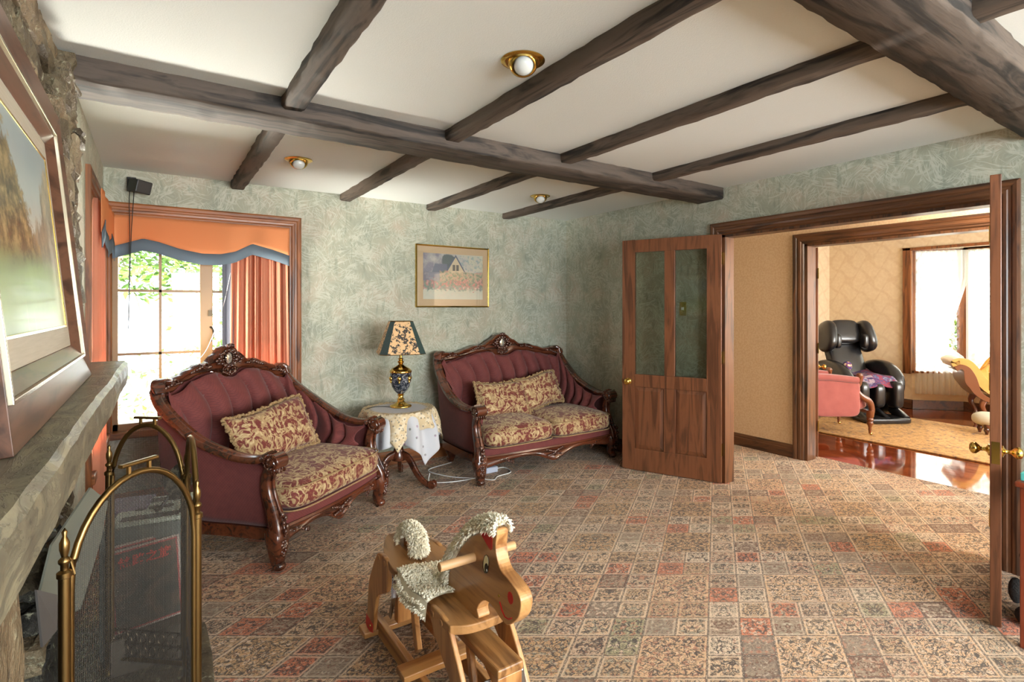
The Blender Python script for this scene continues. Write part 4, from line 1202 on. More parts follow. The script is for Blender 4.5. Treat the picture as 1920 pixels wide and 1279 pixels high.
# ------------------------------------------------------------------ carved sofas
def make_sofa(name, label, W, D, zsh, zcr, arm, loc, rz, cushions, seams, nlead):
    """W width at the shoulders, D depth of the back, zsh shoulder height, zcr crest height, arm = half distance of front scrolls"""
    r = thing(name, label, 'sofa', loc, rz)
    hw = W / 2
    # plan and height of the top rail, left half from scroll to shoulder
    side = [(-arm - .0, .02, .635), (-arm - .012, .12, .60), (-arm - .03, .30, .618), (-hw - .01, .52, .70), (-hw + .0, D - .14, .84), (-hw + .015, D - .055, zsh - .06), (-hw + .035, D - .035, zsh - .015)]
    L = cr(side, 40); Rr = [Vector((-p.x, p.y, p.z)) for p in L][::-1]
    # back board curve between shoulders
    def yb(x): return D - .035 + .035 * (1 - (x / hw) ** 2)
    up = [(0, zcr), (.06, zcr - .004), (.17, zcr - .055), (.30, zcr - .105), (.42, zcr - .108), (.55, zcr - .135), (.70, zcr - .165), (.80, zsh + .015), (.90, zsh + .02), (.97, zsh + .0), (1.0, zsh - .03)]
    lo = [(0, zcr - .215), (.10, zcr - .205), (.22, zcr - .165), (.40, zcr - .175), (.60, zcr - .205), (.8, zsh - .06), (1.0, zsh - .09)]
    def zU(x): return interp(up, abs(x) / hw)
    def zL(x): return interp(lo, abs(x) / hw)
    # ---- crest board
    n = 61; cb = MB(); vs = []
    for i in range(n):
        x = -hw + .01 + (W - .02) * i / (n - 1); y = yb(x); a, b = zL(x), zU(x)
        vs += [(x, y - .018, a), (x, y - .026, a + .012), (x, y - .020, a + .022), (x, y - .022, b - .03), (x, y - .040, b - .018), (x, y - .042, b - .004), (x, y - .03, b + .004), (x, y + .03, b), (x, y + .035, a)]
    k = 9
    cb.add(vs, [(i * k + j, i * k + (j + 1) % k, (i + 1) * k + (j + 1) % k, (i + 1) * k + j) for i in range(n - 1) for j in range(k)] + [tuple(range(k)), tuple((n - 1) * k + j for j in range(k))])
    cb.build('crest_rail', M_mahog, r)
    # ---- side rails with moulded section
    prof = [(.038, -.010), (.040, .008), (.028, .020), (.014, .017), (.006, .024), (-.012, .024), (-.020, .018), (-.034, .018), (-.042, .004), (-.036, -.016), (0, -.022)]
    for P in (L, Rr):
        m_ = MB(); m_.sweep([tuple(p) for p in P], prof); m_.build('arm_rail', M_mahog, r)
    # ears at the shoulders
    for s in (-1, 1):
        e = MB(); e.sweep(cr([(s * (hw - .01), D - .075, zsh - .05), (s * (hw - .02), D - .05, zsh - .0), (s * (hw - .06), D - .03, zsh + .018), (s * (hw - .13), D - .02, zsh + .002)], 12), rrect(.07, .035, .012), scales=[.8, .95, 1.05, 1.1, 1.1, 1.08, 1.05, 1, .95, .9, .8, .6])
        e.build('shoulder_ear', M_mahog, r)
    # ---- arm scrolls and front posts
    for s in (-1, 1):
        x0 = s * arm
        m_ = MB(); c = Vector((x0 - s * .0, -.005, .60))
        # volute drum, axis across the arm
        m_.tube([c + Vector((-s * .045, 0, 0)), c + Vector((s * .045, 0, 0))], .046, 20)
        m_.tube([c + Vector((-s * .055, 0, 0)), c + Vector((s * .055, 0, 0))], .030, 16)
        m_.build('arm_scroll', M_mahog, r, bevel=.006, seg=3)
        cv = MB()
        for sx in (-1, 1):
            cv.tube(spiral(c + Vector((sx * .052, 0, 0)), .046, .010, 1.6, 26, ((0, 1, 0), (0, 0, 1)), 1.5, -1), .006, 6)
        for k_ in range(5):
            cv.ball((x0 - s * .04 + s * k_ * .02, .05 + .006 * (k_ % 2), .612), (.011, .034, .016))
            cv.ball((x0 - s * .04 + s * k_ * .02, -.018, .555), (.009, .014, .024))
        cv.build('scroll_carving', M_carve, r)
        pp = MB(); path = cr([(x0, .03, .57), (x0 + s * .0, .055, .50), (x0 - s * .002, .05, .42), (x0 + s * .0, .015, .33), (x0 + s * .01, -.02, .25), (x0 + s * .012, -.03, .195)], 20)
        pp.sweep([tuple(p) for p in path], rrect(.075, .07, .018), up=Vector((0, 1, 0)), scales=[.75 + .02 * i for i in range(20)])
        pp.sweep([tuple(p + Vector((0, -.036 - .0006 * i, 0))) for i, p in enumerate(path)], rrect(.018, .014, .005), up=Vector((0, 1, 0)))
        pp.build('arm_post', M_mahog, r)
        cv = MB()
        for k_ in range(5): cv.ball((x0 + s * .012 + (k_ % 2 - .5) * .018, -.062 - .006 * k_, .315 - k_ * .022), (.013, .011, .017))
        cv.build('post_carving', M_carve, r)
    # ---- outside upholstery
    full = L[2:] + [Vector((x, yb(x), zL(x) + .02)) for x in [(-hw + .05) + (W - .1) * i / 30 for i in range(31)]] + Rr[:-2]
    acc = [0.0]
    for a_, b_ in zip(full, full[1:]): acc.append(acc[-1] + (b_ - a_).length)
    uni = []; j_ = 0
    for i_ in range(160):
        t_ = acc[-1] * i_ / 159
        while j_ < len(acc) - 2 and acc[j_ + 1] < t_: j_ += 1
        uni.append(full[j_].lerp(full[j_ + 1], (t_ - acc[j_]) / max(1e-6, acc[j_ + 1] - acc[j_])))
    full = uni
    def bot(p):
        # base outline point under p
        return Vector((p.x * .93, .03 + (p.y - .03) * .96, .215))
    def outer(u, v):
        q = u * (len(full) - 1); i = min(int(q), len(full) - 2); p = full[i].lerp(full[i + 1], q - i)
        b = bot(p); t = p - Vector((0, 0, .02)); c = b.lerp(t, v)
        bul = math.sin(PI * v) * .014; d = Vector((p.x, p.y - .35, 0)).normalized()
        return tuple(c + d * (bul - .012 * 0))
    MB().grid(outer, 110, 12).build('outer_upholstery', M_velvet, r, solid=.006)
    # ---- inside tufted back
    def inner(u, v):
        q = u * (len(full) - 1); i = min(int(q), len(full) - 2); p = full[i].lerp(full[i + 1], q - i)
        cen = Vector((p.x * .55, .30, 0)); d = Vector((cen.x - p.x, cen.y - p.y, 0)); d.normalize()
        backness = max(0, min(1, (p.y - .45) / .3))
        off = .052 + (.10 * backness + .045 * (1 - backness)) * (1 - v) ** .8 + .03 * math.sin(PI * min(1, v * 1.05)) * .8
        ch = u * seams + .26 * math.sin(v * 6.2 + .6)
        tuft = abs(math.sin(PI * ch)) ** .42
        off += (.085 * tuft - .05) * min(1, v * 3) * (.35 + .65 * min(1, (1 - v) * 5))
        zt = p.z - .022; z = .36 + (zt - .36) * v
        b = Vector((p.x, p.y, 0)) + (Vector((p.x * .96, p.y * .97, 0)) - Vector((p.x, p.y, 0))) * (1 - v)
        return (b.x + d.x * off, b.y + d.y * off, z)
    MB().grid(inner, 16 * seams + 1, 24).build('tufted_back', M_velvet, r, solid=.004)
    # ---- seat deck & base
    fp = [Vector((-arm * .98, -.015, 0)), Vector((-arm * .5, -.045, 0)), Vector((0, -.055, 0)), Vector((arm * .5, -.045, 0)), Vector((arm * .98, -.015, 0))]
    fc = cr(fp, 20)
    out = [(p.x, p.y) for p in fc] + [(b.x, b.y) for b in [bot(p) for p in reversed(full)]][::6]
    MB().prism(out, .20, .285, 'xy').build('seat_deck', M_velvet, r, smooth=False, bevel=.01)
    # base rail following the plan
    base = [bot(p) for p in full]; pts = [Vector((-arm, -.01, .185))] + [Vector((b.x, b.y, .185)) for b in base[::5]] + [Vector((arm, -.01, .185))]
    m_ = MB(); m_.sweep([tuple(p) for p in pts], [(.022, -.04), (.026, -.01), (.018, .0), (.03, .012), (.026, .028), (-.02, .028), (-.02, -.04)]); m_.build('base_rail', M_mahog, r, smooth=True)
    # serpentine front apron
    def za(x): t = abs(x) / arm; return .165 - .0 - .045 * math.exp(-((t) / .16) ** 2) - .018 * math.cos(t * PI * 2.2) - .02 * max(0, t - .8) * 5
    n = 50; vs = []
    for i in range(n):
        x = -arm + 2 * arm * i / (n - 1); t = x / arm; y = -.055 + .045 * t * t
        a, b = za(x), .232
        vs += [(x, y - .006, a), (x, y - .012, a + .014), (x, y - .004, a + .024), (x, y - .004, b - .024), (x, y - .018, b - .012), (x, y - .012, b), (x, y + .03, b), (x, y + .03, a)]
    k = 8
    MB().add(vs, [(i * k + j, i * k + (j + 1) % k, (i + 1) * k + (j + 1) % k, (i + 1) * k + j) for i in range(n - 1) for j in range(k)] + [tuple(range(k)), tuple((n - 1) * k + j for j in range(k))]).build('front_apron', M_mahog, r)
    cv = MB()
    for s in (-1, 1):
        for k_ in range(4): cv.ball((s * (.02 + .022 * k_), -.068 + .001 * k_, .182 + .008 * k_), (.017, .008, .011 - .001 * k_)); cv.ball((s * (.018 + .018 * k_), -.068, .160 - .002 * k_), (.012, .008, .009))
    cv.ball((0, -.068, .165), (.014, .010, .024)); cv.build('apron_carving', M_carve, r)
    for s in (-1, 1):
        cv = MB()
        for k_ in range(6): cv.ball((s * (arm * .62 + .02 * k_), -.046 + .004 * k_, .155 + .010 * k_ - .02 * (k_ > 3)), (.014, .009, .009))
        cv.tube(spiral((s * (arm * .60), -.052, .152), .02, .005, 1.2, 16, ((s, 0, 0), (0, 0, 1)), 0, 1), .004, 5)
        cv.build('apron_carving', M_carve, r)
    # ---- legs
    for s in (-1, 1):
        for front in (1, 0):
            x0 = s * (arm - .0) if front else s * hw * .82; y0 = -.005 if front else D * .86
            dy = -1 if front else 1
            path = cr([(x0, y0, .215), (x0 + s * .012, y0 + dy * .016, .17), (x0 + s * .012, y0 + dy * .018, .12), (x0 - s * .0, y0 + dy * .006, .07), (x0 + s * .004, y0 + dy * .012, .03), (x0 + s * .008, y0 + dy * .022, .012)], 18)
            sc_ = [1.25 - .0 * i for i in range(3)] + [1.25 - .058 * i for i in range(12)] + [.62, .75, .8]
            lg = MB(); lg.sweep([tuple(p) for p in path], rrect(.088, .080, .02), up=Vector((0, 1, 0)), scales=sc_)
            lg.ball((x0 + s * .006, y0 + dy * .022, .026), (.036, .036, .027))
            l_ = lg.build('front_leg' if front else 'rear_leg', M_mahog, r)
            if front:
                cv = MB()
                for q in range(6): a = q * PI / 3; cv.ball((x0 + s * .012 + .016 * math.cos(a), y0 - .062, .15 + .018 * math.sin(a)), (.010, .008, .012))
                cv.ball((x0 + s * .012, y0 - .066, .15), (.008, .008, .009))
                for q in (-1, 0, 1): cv.ball((x0 + s * .012 + q * .014, y0 - .058, .108 - .012 * (q == 0)), (.008, .008, .018)); cv.ball((x0 + s * .012 + q * .02, y0 - .056, .187), (.010, .008, .010))
                cv.build('knee_carving', M_carve, l_)
    # ---- crest carving: beaded oval, leaves, scrolls
    cv = MB(); yc = yb(0) - .048; zc = zcr - .085
    for q in range(18): a = 2 * PI * q / 18; cv.ball((.034 * math.cos(a), yc, zc + .045 * math.sin(a)), .0062, 8, 6)
    for q in range(14):
        a = 2 * PI * q / 14 + .2; cv.ball((.058 * math.cos(a) * 1.15, yc + .004, zc + .060 * math.sin(a) * .95), (.017, .009, .013), 10, 7)
    for s in (-1, 1):
        for i_, (dx, dz, rr) in enumerate(((.082, .004, .018), (.105, -.012, .015), (.072, .03, .014), (.088, -.03, .014))):
            cv.ball((s * dx, yc + .003, zc + dz), (rr, .010, rr * .75), 10, 7)
        cv.tube(spiral((s * .034, yc, zc - .082), .030, .006, 1.5, 24, ((s, 0, 0), (0, 0, 1)), PI / 2, -1), .0055, 6)
        for q in range(4): cv.ball((s * (.012 + .012 * q), yc, zc - .112 + .006 * q), (.008, .008, .010), 8, 6)
    cv.ball((0, yc + .004, zcr - .002), (.03, .016, .014)); cv.ball((0, yc, zc - .10), (.012, .010, .018))
    for q in range(-2, 3): cv.ball((q * .013, yc, zcr + .004 - abs(q) * .003), (.007, .014, .016))
    cv.build('crest_carving', M_carve, r)
    MB().ball((0, yc + .012, zc), (.030, .008, .041), 20, 12).build('oval_medallion', mat('medallion_gloss', lin(226, 218, 206), .08, .75), r)
    # leaf carvings along the crest
    for s in (-1, 1):
        for cx in (.36, .78):
            cv = MB()
            x = s * hw * cx; y = yb(x) - .046; zz = zU(x) - .012
            cv.tube(spiral((x, y, zz), .026, .006, 1.3, 20, ((s, 0, 0), (0, 0, 1)), .3, -1), .006, 6)
            for q in range(5): cv.ball((x + s * (.02 + .020 * q), y + .002, zz - .006 - .007 * q - .01 * (cx > .5)), (.015, .009, .013 - .001 * q), 10, 7)
            for q in range(3): cv.ball((x - s * (.012 + .016 * q), y + .004, zz - .014 + .002 * q), (.011, .008, .010), 10, 7)
            cv.build('leaf_carving', M_carve, r)
    # ---- seat cushions
    iw = (arm - .045) * 2; cwid = iw / cushions
    for c in range(cushions):
        cx = -iw / 2 + cwid * (c + .5)
        def cs(u, v):
            # superellipsoid box cushion
            a = 2 * PI * u; e = .22 if True else 1
            def sg(w, m): return math.copysign(abs(w) ** m, w)
            ph = PI * (v - .5)
            x = sg(math.cos(ph), .30) * sg(math.cos(a), .28); y = sg(math.cos(ph), .30) * sg(math.sin(a), .28); z = sg(math.sin(ph), .55)
            crown = .030 * (1 - x * x) * (1 - y * y) * (1 if z > 0 else 0)
            bulge = 1 + .018 * math.cos(ph) ** 2
            return (cx + x * (cwid / 2 - .004) * bulge, .275 + y * .345 * bulge - .02, .372 + z * .088 + crown)
        o = MB().grid(cs, 72, 26, cu=True).build('seat_cushion', M_damask, r)
        pipe = []
        for sgn in (1, -1):
            pass
        pm = MB()
        for zz in (.432, .302):
            loop = []
            for q in range(60):
                a = 2 * PI * q / 60; sg = lambda w, m: math.copysign(abs(w) ** m, w)
                loop.append((cx + sg(math.cos(a), .28) * (cwid / 2) * 1.003, .255 + sg(math.sin(a), .28) * .351, zz))
            pm.tube(loop, .0045, 5, closed=True)
        pm.build('cushion_piping', M_fringe, o)
    return r


make_sofa('carved_loveseat', 'burgundy carved wood loveseat with one cushion, in front of the window', 1.10, .90, .985, 1.185, .50, (.955, 3.49, 0), math.radians(37.6), 1, 15, 1)
make_sofa('carved_sofa', 'wider burgundy carved wood sofa with two seat cushions, against the back wall', 1.50, .84, 1.005, 1.18, .735, (2.945, 3.775, 0), 0, 2, 19, 1)


def pillow(name, label, w, h, t, loc, rot, fringe=.022):
    def f(u, v):
        x = (u - .5) * 2; z = (v - .5) * 2
        return x, z
    vs = []; nu, nv = 26, 18; mb = MB()
    for s in (-1, 1):
        def g_(u, v, s=s):
            x = (u - .5) * 2; z = (v - .5) * 2
            th = t / 2 * ((1 - x ** 4) * (1 - z ** 4)) ** .55
            pin = 1 - .06 * (1 - x * x) * abs(z) ** 3 - .0
            pz = 1 - .05 * (1 - z * z) * abs(x) ** 3
            return (x * w / 2 * pz, s * th, z * h / 2 * (1 - .07 * (1 - x * x) * abs(z) ** 2) + .012 * math.sin(x * 3))
        mb.grid(g_, nu, nv)
    o = mb.build(name, M_damask, None); o.location = loc; o.rotation_euler = rot
    tag(o, label, 'cushion', 'damask throw cushions')
    fm = MB(); rsx = random.Random(int(w * 1000)); loop = []
    for q in range(150):
        a = q / 150 * 4; k = int(a); b = (a - k) * 2 - 1
        x, z = ((b, -1), (1, b), (-b, 1), (-1, -b))[k]
        px = x * w / 2 * (1 - .05 * (1 - z * z) * abs(x) ** 3); pz = z * h / 2 * (1 - .07 * (1 - x * x) * abs(z) ** 2) + .012 * math.sin(x * 3)
        d = Vector((x, 0, z)).normalized()
        for e in range(2): fm.ball((px + d.x * rsx.uniform(0, .016), rsx.uniform(-.010, .010), pz + d.z * rsx.uniform(0, .016)), rsx.uniform(.008, .013), 6, 4)
    fm.build('fringe', M_fringe, o)
    return o


def sofa_pt(c, rz, x, y, z): return (c[0] + x * math.cos(rz) - y * math.sin(rz), c[1] + x * math.sin(rz) + y * math.cos(rz), z)
R1 = math.radians(37.6); C1 = (.955, 3.49)
pillow('throw_cushion', 'long fringed damask cushion on the loveseat by the window', .64, .36, .15, sofa_pt(C1, R1, -.03, .44, .625), (math.radians(-26), math.radians(-4), R1 + math.radians(-2)))
pillow('throw_cushion', 'left fringed damask cushion on the two seat sofa', .52, .33, .14, (2.68, 4.16, .605), (math.radians(-34), math.radians(5), math.radians(-5)))
pillow('throw_cushion', 'right fringed damask cushion on the two seat sofa', .52, .32, .14, (3.14, 4.22, .635), (math.radians(-26), math.radians(-5), math.radians(3)))

# ------------------------------------------------------------------ rocking horse
HX = .905
hr = thing('rocking_horse', 'varnished pine rocking horse with fleece mane, red ears and dowel handles on the carpet', 'rocking horse', (HX, 1.9, 0))
def loc(pts, dy=1.9): return [(y - dy, z) for y, z in pts]
def smooth_poly(pts, n=6):
    P = [Vector((a, b, 0)) for a, b in pts]; m = len(P); out = []
    for k in range(m):
        a, b, c, d = P[k - 1], P[k], P[(k + 1) % m], P[(k + 2) % m]
        for i in range(n):
            t = i / n; v = .5 * ((2 * b) + (c - a) * t + (2 * a - 5 * b + 4 * c - d) * t * t + (3 * b - a - 3 * c + d) * t ** 3); out.append((v.x, v.y))
    return out
def fan_prism(mb, poly, h0, h1):
    """prism in the yz plane with n-gon caps (kept for bevels)"""
    return mb.prism(poly, h0, h1, 'yz')
seat = [(-.108, .255), (-.045, .40), (.0, .415), (.045, .40), (.125, .22), (.135, .13), (.115, .10), (.10, -.12), (.085, -.30), (.075, -.385), (.04, -.40), (-.05, -.395), (-.105, -.37), (-.118, -.34), (-.115, -.15), (-.122, .04), (-.128, .10)]
MB().prism(smooth_poly(seat, 4), .395, .425, 'xy').build('seat_board', M_walnutpine, hr, smooth=False, bevel=.005, seg=3)
head = [(1.735, .424), (1.722, .50), (1.65, .600), (1.575, .672), (1.511, .712), (1.476, .740), (1.430, .756), (1.404, .750), (1.410, .697), (1.386, .647), (1.335, .632), (1.290, .617), (1.272, .590), (1.285, .545), (1.318, .510), (1.348, .491), (1.386, .494), (1.425, .508), (1.470, .508), (1.505, .485), (1.525, .455), (1.530, .424)]
fan_prism(MB(), loc(smooth_poly(head, 5)), -.022, .022).build('head_board', M_pine, hr, smooth=False, bevel=.008, seg=3)
def disc(mb, s, cy, cz, ry, rz, th=.0015, rot=0., x=.0222):
    c, q = math.cos(rot), math.sin(rot)
    pts = [(cy - 1.9 + ry * math.cos(a) * c - rz * math.sin(a) * q, cz + ry * math.cos(a) * q + rz * math.sin(a) * c) for a in [2 * PI * i / 24 for i in range(24)]]
    return mb.prism(pts, s * x, s * (x + th), 'yz')
M_eyew = mat('eye_white', lin(240, 232, 190), .3); M_ink = mat('eye_black', (.01, .01, .01), .2)
for s in (-1, 1):
    e = disc(MB(), s, 1.468, .628, .017, .032, .0012, .25).build('eye', M_ink, hr, smooth=False)
    disc(MB(), s, 1.466, .630, .0135, .028, .0010, .25, .0232).build('eye_white', M_eyew, e, smooth=False)
    disc(MB(), s, 1.462, .617, .0105, .017, .0010, .25, .0240).build('pupil', M_ink, e, smooth=False)
    disc(MB(), s, 1.458, .612, .003, .004, .0006, 0, .0250).build('eye_glint', M_white, e, smooth=False)
    disc(MB(), s, 1.326, .583, .014, .018, .001).build('nostril', M_red, hr, smooth=False)
    ear = MB(); ear.prism(loc([(1.500, .714), (1.440, .742), (1.428, .735), (1.430, .690), (1.437, .683), (1.447, .686)]), s * .0222, s * .0236, 'yz'); ear.build('ear', M_red, hr, smooth=False)
    mo = MB(); mo.tube([(s * .0228, y - 1.9, z) for y, z in [(1.385, .545), (1.372, .525), (1.355, .512), (1.335, .515), (1.318, .527)]], .0022, 5); mo.build('mouth', M_red, hr)
    MB().ball((s * .022, 1.391 - 1.9, .560), (.003, .005, .005), 10, 6).build('screw', M_brass, hr)
# handle dowel
MB().tube([(-.150, 1.545 - 1.9, .620), (.140, 1.545 - 1.9, .620)], .0145, 20).build('handle', mat('dowel_pine', lin(206, 160, 112), .45), hr, bevel=.002)
# fleece pieces
def fleece(name, surf_fn, nu, nv, amp=.007, seed=1, tufts=0, solid=.016):
    rs = random.Random(seed); noise = {}
    o = MB().grid(lambda u, v: surf_fn(u, v), nu, nv).build(name, M_fleece, hr, solid=solid)
    o.modifiers[0].offset = 1.0
    return o
def tuft_mesh(name, pts, n, ln, seed, wid=.0032):
    """woolly locks: short curved spikes growing from a list of (point, normal)"""
    rs = random.Random(seed); mb = MB()
    for i in range(n):
        p, nn = pts[rs.randrange(len(pts))]; p = Vector(p) + Vector((rs.uniform(-.006, .006), rs.uniform(-.006, .006), rs.uniform(-.004, .004)))
        d = (Vector(nn) + Vector((rs.uniform(-.8, .8), rs.uniform(-.8, .8), rs.uniform(-.9, .3)))).normalized()
        l = ln * rs.uniform(.6, 1.3); side = d.cross(Vector((rs.random(), rs.random(), rs.random()))).normalized() * wid
        s2 = d.cross(side).normalized() * wid; q = p + d * l + Vector((0, 0, -l * .3)); m = p + d * l * .55
        mb.add([tuple(p + side), tuple(p - side), tuple(p + s2), tuple(m + side * .8), tuple(m - side * .8), tuple(m + s2 * .8), tuple(q)],
               [(0, 1, 4, 3), (1, 2, 5, 4), (2, 0, 3, 5), (3, 4, 6), (4, 5, 6), (5, 3, 6)])
    return mb
def add_wool(name, fn, nu, nv, n, ln, seed, solid=.014, flip=1):
    pts = []
    for i in range(nu):
        for j in range(nv):
            u, v = (i + .5) / nu, (j + .5) / nv; e = 1e-3
            p = Vector(fn(u, v)); a = Vector(fn(min(1, u + e), v)) - p; b = Vector(fn(u, min(1, v + e))) - p
            nn = a.cross(b)
            nn = nn.normalized() * flip if nn.length > 1e-12 else Vector((0, 0, 1))
            pts.append((tuple(p + nn * solid * .5), tuple(nn)))
    mb = MB(); mb.grid(lambda u, v: tuple(Vector(fn(u, v)) + Vector((0, 0, .0))), nu, nv)
    t = tuft_mesh(name, pts, n, ln, seed); mb.add(t.v, t.f)
    return mb.build(name, M_fleece, hr, smooth=False)
def saddle(u, v):
    y = 1.67 + .265 * v - 1.9; a = (u - .5) * 2
    w = .146 + .012 * math.sin(v * PI)
    x = a * w * 1.0; z = .438 - max(0, abs(a) - .86) * .42 + .006 * math.sin(v * 9 + u * 5)
    if abs(a) > .88: x = math.copysign(.88 * w + (abs(a) - .88) * w * .5, a)
    return (x - .004, y + .02 * math.sin(u * 6), z)
add_wool('fleece_saddle', saddle, 30, 30, 6500, .0085, 3)
mcv = cr([(0, 1.40, .770), (0, 1.47, .765), (0, 1.56, .722), (0, 1.65, .645), (0, 1.735, .555), (0, 1.75, .49), (0, 1.755, .455)], 30)
def mane(u, v):
    p = mcv[min(29, int(v * 29))]; q = mcv[min(29, int(v * 29) + 1)]; t = (q - p).normalized() if (q - p).length > 1e-6 else Vector((0, .3, -1)).normalized()
    nrm = Vector((0, -t.z, t.y)) * -1 if t.z > 0 else Vector((0, -t.z, t.y))
    a = PI * (u - .5) * 1.25; r = .024
    c = p + (q - p) * ((v * 29) % 1)
    c = Vector((c.x, c.y - 1.9, c.z))
    return tuple(c + Vector((1, 0, 0)) * r * math.sin(a) + nrm * (r * math.cos(a) - .016))
add_wool('fleece_mane', mane, 12, 34, 3600, .010, 5)
tailc = cr([(0, 2.215, .435), (0, 2.20, .485), (0, 2.15, .522), (0, 2.09, .530), (0, 2.04, .51), (0, 2.02, .465), (0, 2.022, .436)], 24)
tw = MB(); tw.sweep([(p.x, p.y - 1.9, p.z - .006) for p in cr([(0, 2.17, .424), (0, 2.165, .47), (0, 2.125, .500), (0, 2.075, .505), (0, 2.04, .48), (0, 2.03, .424)], 16)], rrect(.030, .016, .004)); tw.build('tail_arch', M_pinez, hr)
def tailf(u, v):
    k = min(22, int(v * 23)); p = tailc[k].lerp(tailc[k + 1], (v * 23) - k if v < 1 else 1); t = (tailc[k + 1] - tailc[k]).normalized()
    nrm = Vector((0, -t.z, t.y)); c = Vector((p.x, p.y - 1.9, p.z)); m_ = Vector((0, 2.08 - 1.9, .46))
    if (c - m_).dot(nrm) < 0: nrm = -nrm
    a = PI * (u - .5) * 1.2; r = .026
    return tuple(c + Vector((1, 0, 0)) * r * math.sin(a) + nrm * (r * math.cos(a) - .022))
add_wool('fleece_tail', tailf, 12, 26, 3000, .010, 8, flip=-1)
# legs
rear = [(2.165, .425), (2.072, .425), (2.052, .36), (2.07, .30), (2.15, .255), (2.19, .22), (2.215, .15), (2.235, .06), (2.285, .038), (2.318, .056), (2.305, .13), (2.298, .19), (2.283, .26), (2.25, .32), (2.205, .385)]
front = [(1.685, .425), (1.565, .425), (1.505, .36), (1.43, .25), (1.375, .14), (1.36, .05), (1.42, .02), (1.455, .05), (1.475, .14), (1.53, .24), (1.60, .30), (1.665, .36)]
for s in (-1, 1):
    for nm, pl, hoof in (('rear_leg', rear, [(2.232, .092), (2.228, .058), (2.285, .036), (2.321, .055), (2.314, .100)]), ('front_leg', front, [(1.363, .085), (1.357, .048), (1.42, .016), (1.458, .048), (1.462, .085)])):
        xo = .128 if nm == 'rear_leg' else .118
        a, b = sorted((s * (xo - .018), s * xo))
        lg = fan_prism(MB(), loc(smooth_poly(pl, 4)), a, b).build(nm, M_pinez, hr, smooth=False, bevel=.005, seg=3)
        fan_prism(MB(), loc(hoof), s * (xo), s * (xo + .0012)).build('red_hoof', M_red, lg, smooth=False)
        MB().ball((s * (xo + .001), hoof[0][0] + .03 - 1.9, .072), (.004, .006, .006), 10, 6).build('screw', M_brass, lg)
        for dy in (-.03, .035): MB().tube([(s * (xo - .004), (2.12 if nm[0] == 'r' else 1.625) - 1.9 + dy, .408), (s * (xo + .003), (2.12 if nm[0] == 'r' else 1.625) - 1.9 + dy, .408)], .010, 12).build('dowel_plug', M_walnutpine, lg)
# glider base
for s in (-1, 1):
    b = MB().box(.02 + s * .10 - .013, -.72, .012, .02 + s * .10 + .013, .47, .085); b.build('base_rail', M_pine, hr, smooth=False, bevel=.004)
for y in (.40, -.04, -.52): MB().box(-.155, y - .04, .02 if y != -.04 else .085, .195, y + .04, .045 if y != -.04 else .110).build('cross_foot', M_pinex, hr, smooth=False, bevel=.004)
MB().box(-.038, -.53, .315, .058, .33, .345).build('top_beam', M_walnutpine, hr, smooth=False, bevel=.006)
for y, dz in ((-.505, 0), (.305, 0)):
    MB().box(-.035, y - .02, .085, .055, y + .02, .315).build('upright', M_pinez, hr, smooth=False, bevel=.004)
for s in (-1, 1):
    dg = MB(); dg.sweep([(.01 + s * .02, .20, .31), (.01 + s * .06, .03, .11)], rrect(.02, .075, .004)); dg.build('diagonal_brace', M_pinez, hr, smooth=False)
    dg = MB(); dg.sweep([(.01 + s * .02, -.30, .31), (.01 + s * .075, -.47, .09)], rrect(.02, .06, .004)); dg.build('diagonal_brace', M_pinez, hr, smooth=False)
M_steel = mat('zinc_steel', lin(190, 194, 200), .25, 1.0)
for s in (-1, 1):
    for y in (-.49, .29):
        st = MB(); st.sweep([(.01 + s * .058, y, .32), (.01 + s * .062, y - .01, .22), (.01 + s * .07, y + .02, .12)], rrect(.003, .022, .001)); st.lathe([(0, 0), (.007, 0), (.007, .006), (0, .008)], (0, 0, 0), 8)
        st = MB(); st.sweep([(.01 + s * .062, y, .30), (.01 + s * .066, y - .015, .21), (.01 + s * .070, y + .02, .11)], rrect(.004, .022, .001)); st.ball((.01 + s * .066, y, .285), .008); st.build('swing_strap', M_steel, hr)

# ------------------------------------------------------------------ room beyond: rug, chairs, chaise, bay
def rug_fn(g):
    p = g.pos(); n = g.noise(p, 14, 4, .7); n2 = g.noise(p, 34, 3, .6)
    c = g.ramp(n * .5 + n2 * .5, [(.36, lin(96, 88, 92)), (.46, lin(178, 134, 82)), (.56, lin(206, 162, 104)), (.66, lin(160, 96, 62))]); g.col(c)
rg = MB().box(6.42, -1.0, 0, 8.20, 3.55, .012).build('rug', mat('persian_rug', rough=.95, fn=rug_fn), smooth=False); tag(rg, 'large worn golden brown patterned rug on the timber floor beyond', 'rug')
fm = MB(); rs = random.Random(4)
for i in range(90): x = 6.42 + 1.78 * i / 90; fm.box(x, 3.55, 0, x + .010, 3.60 + rs.uniform(0, .03), .006)
fm.build('fringe', M_fringe, rg, smooth=False, kind='stuff')

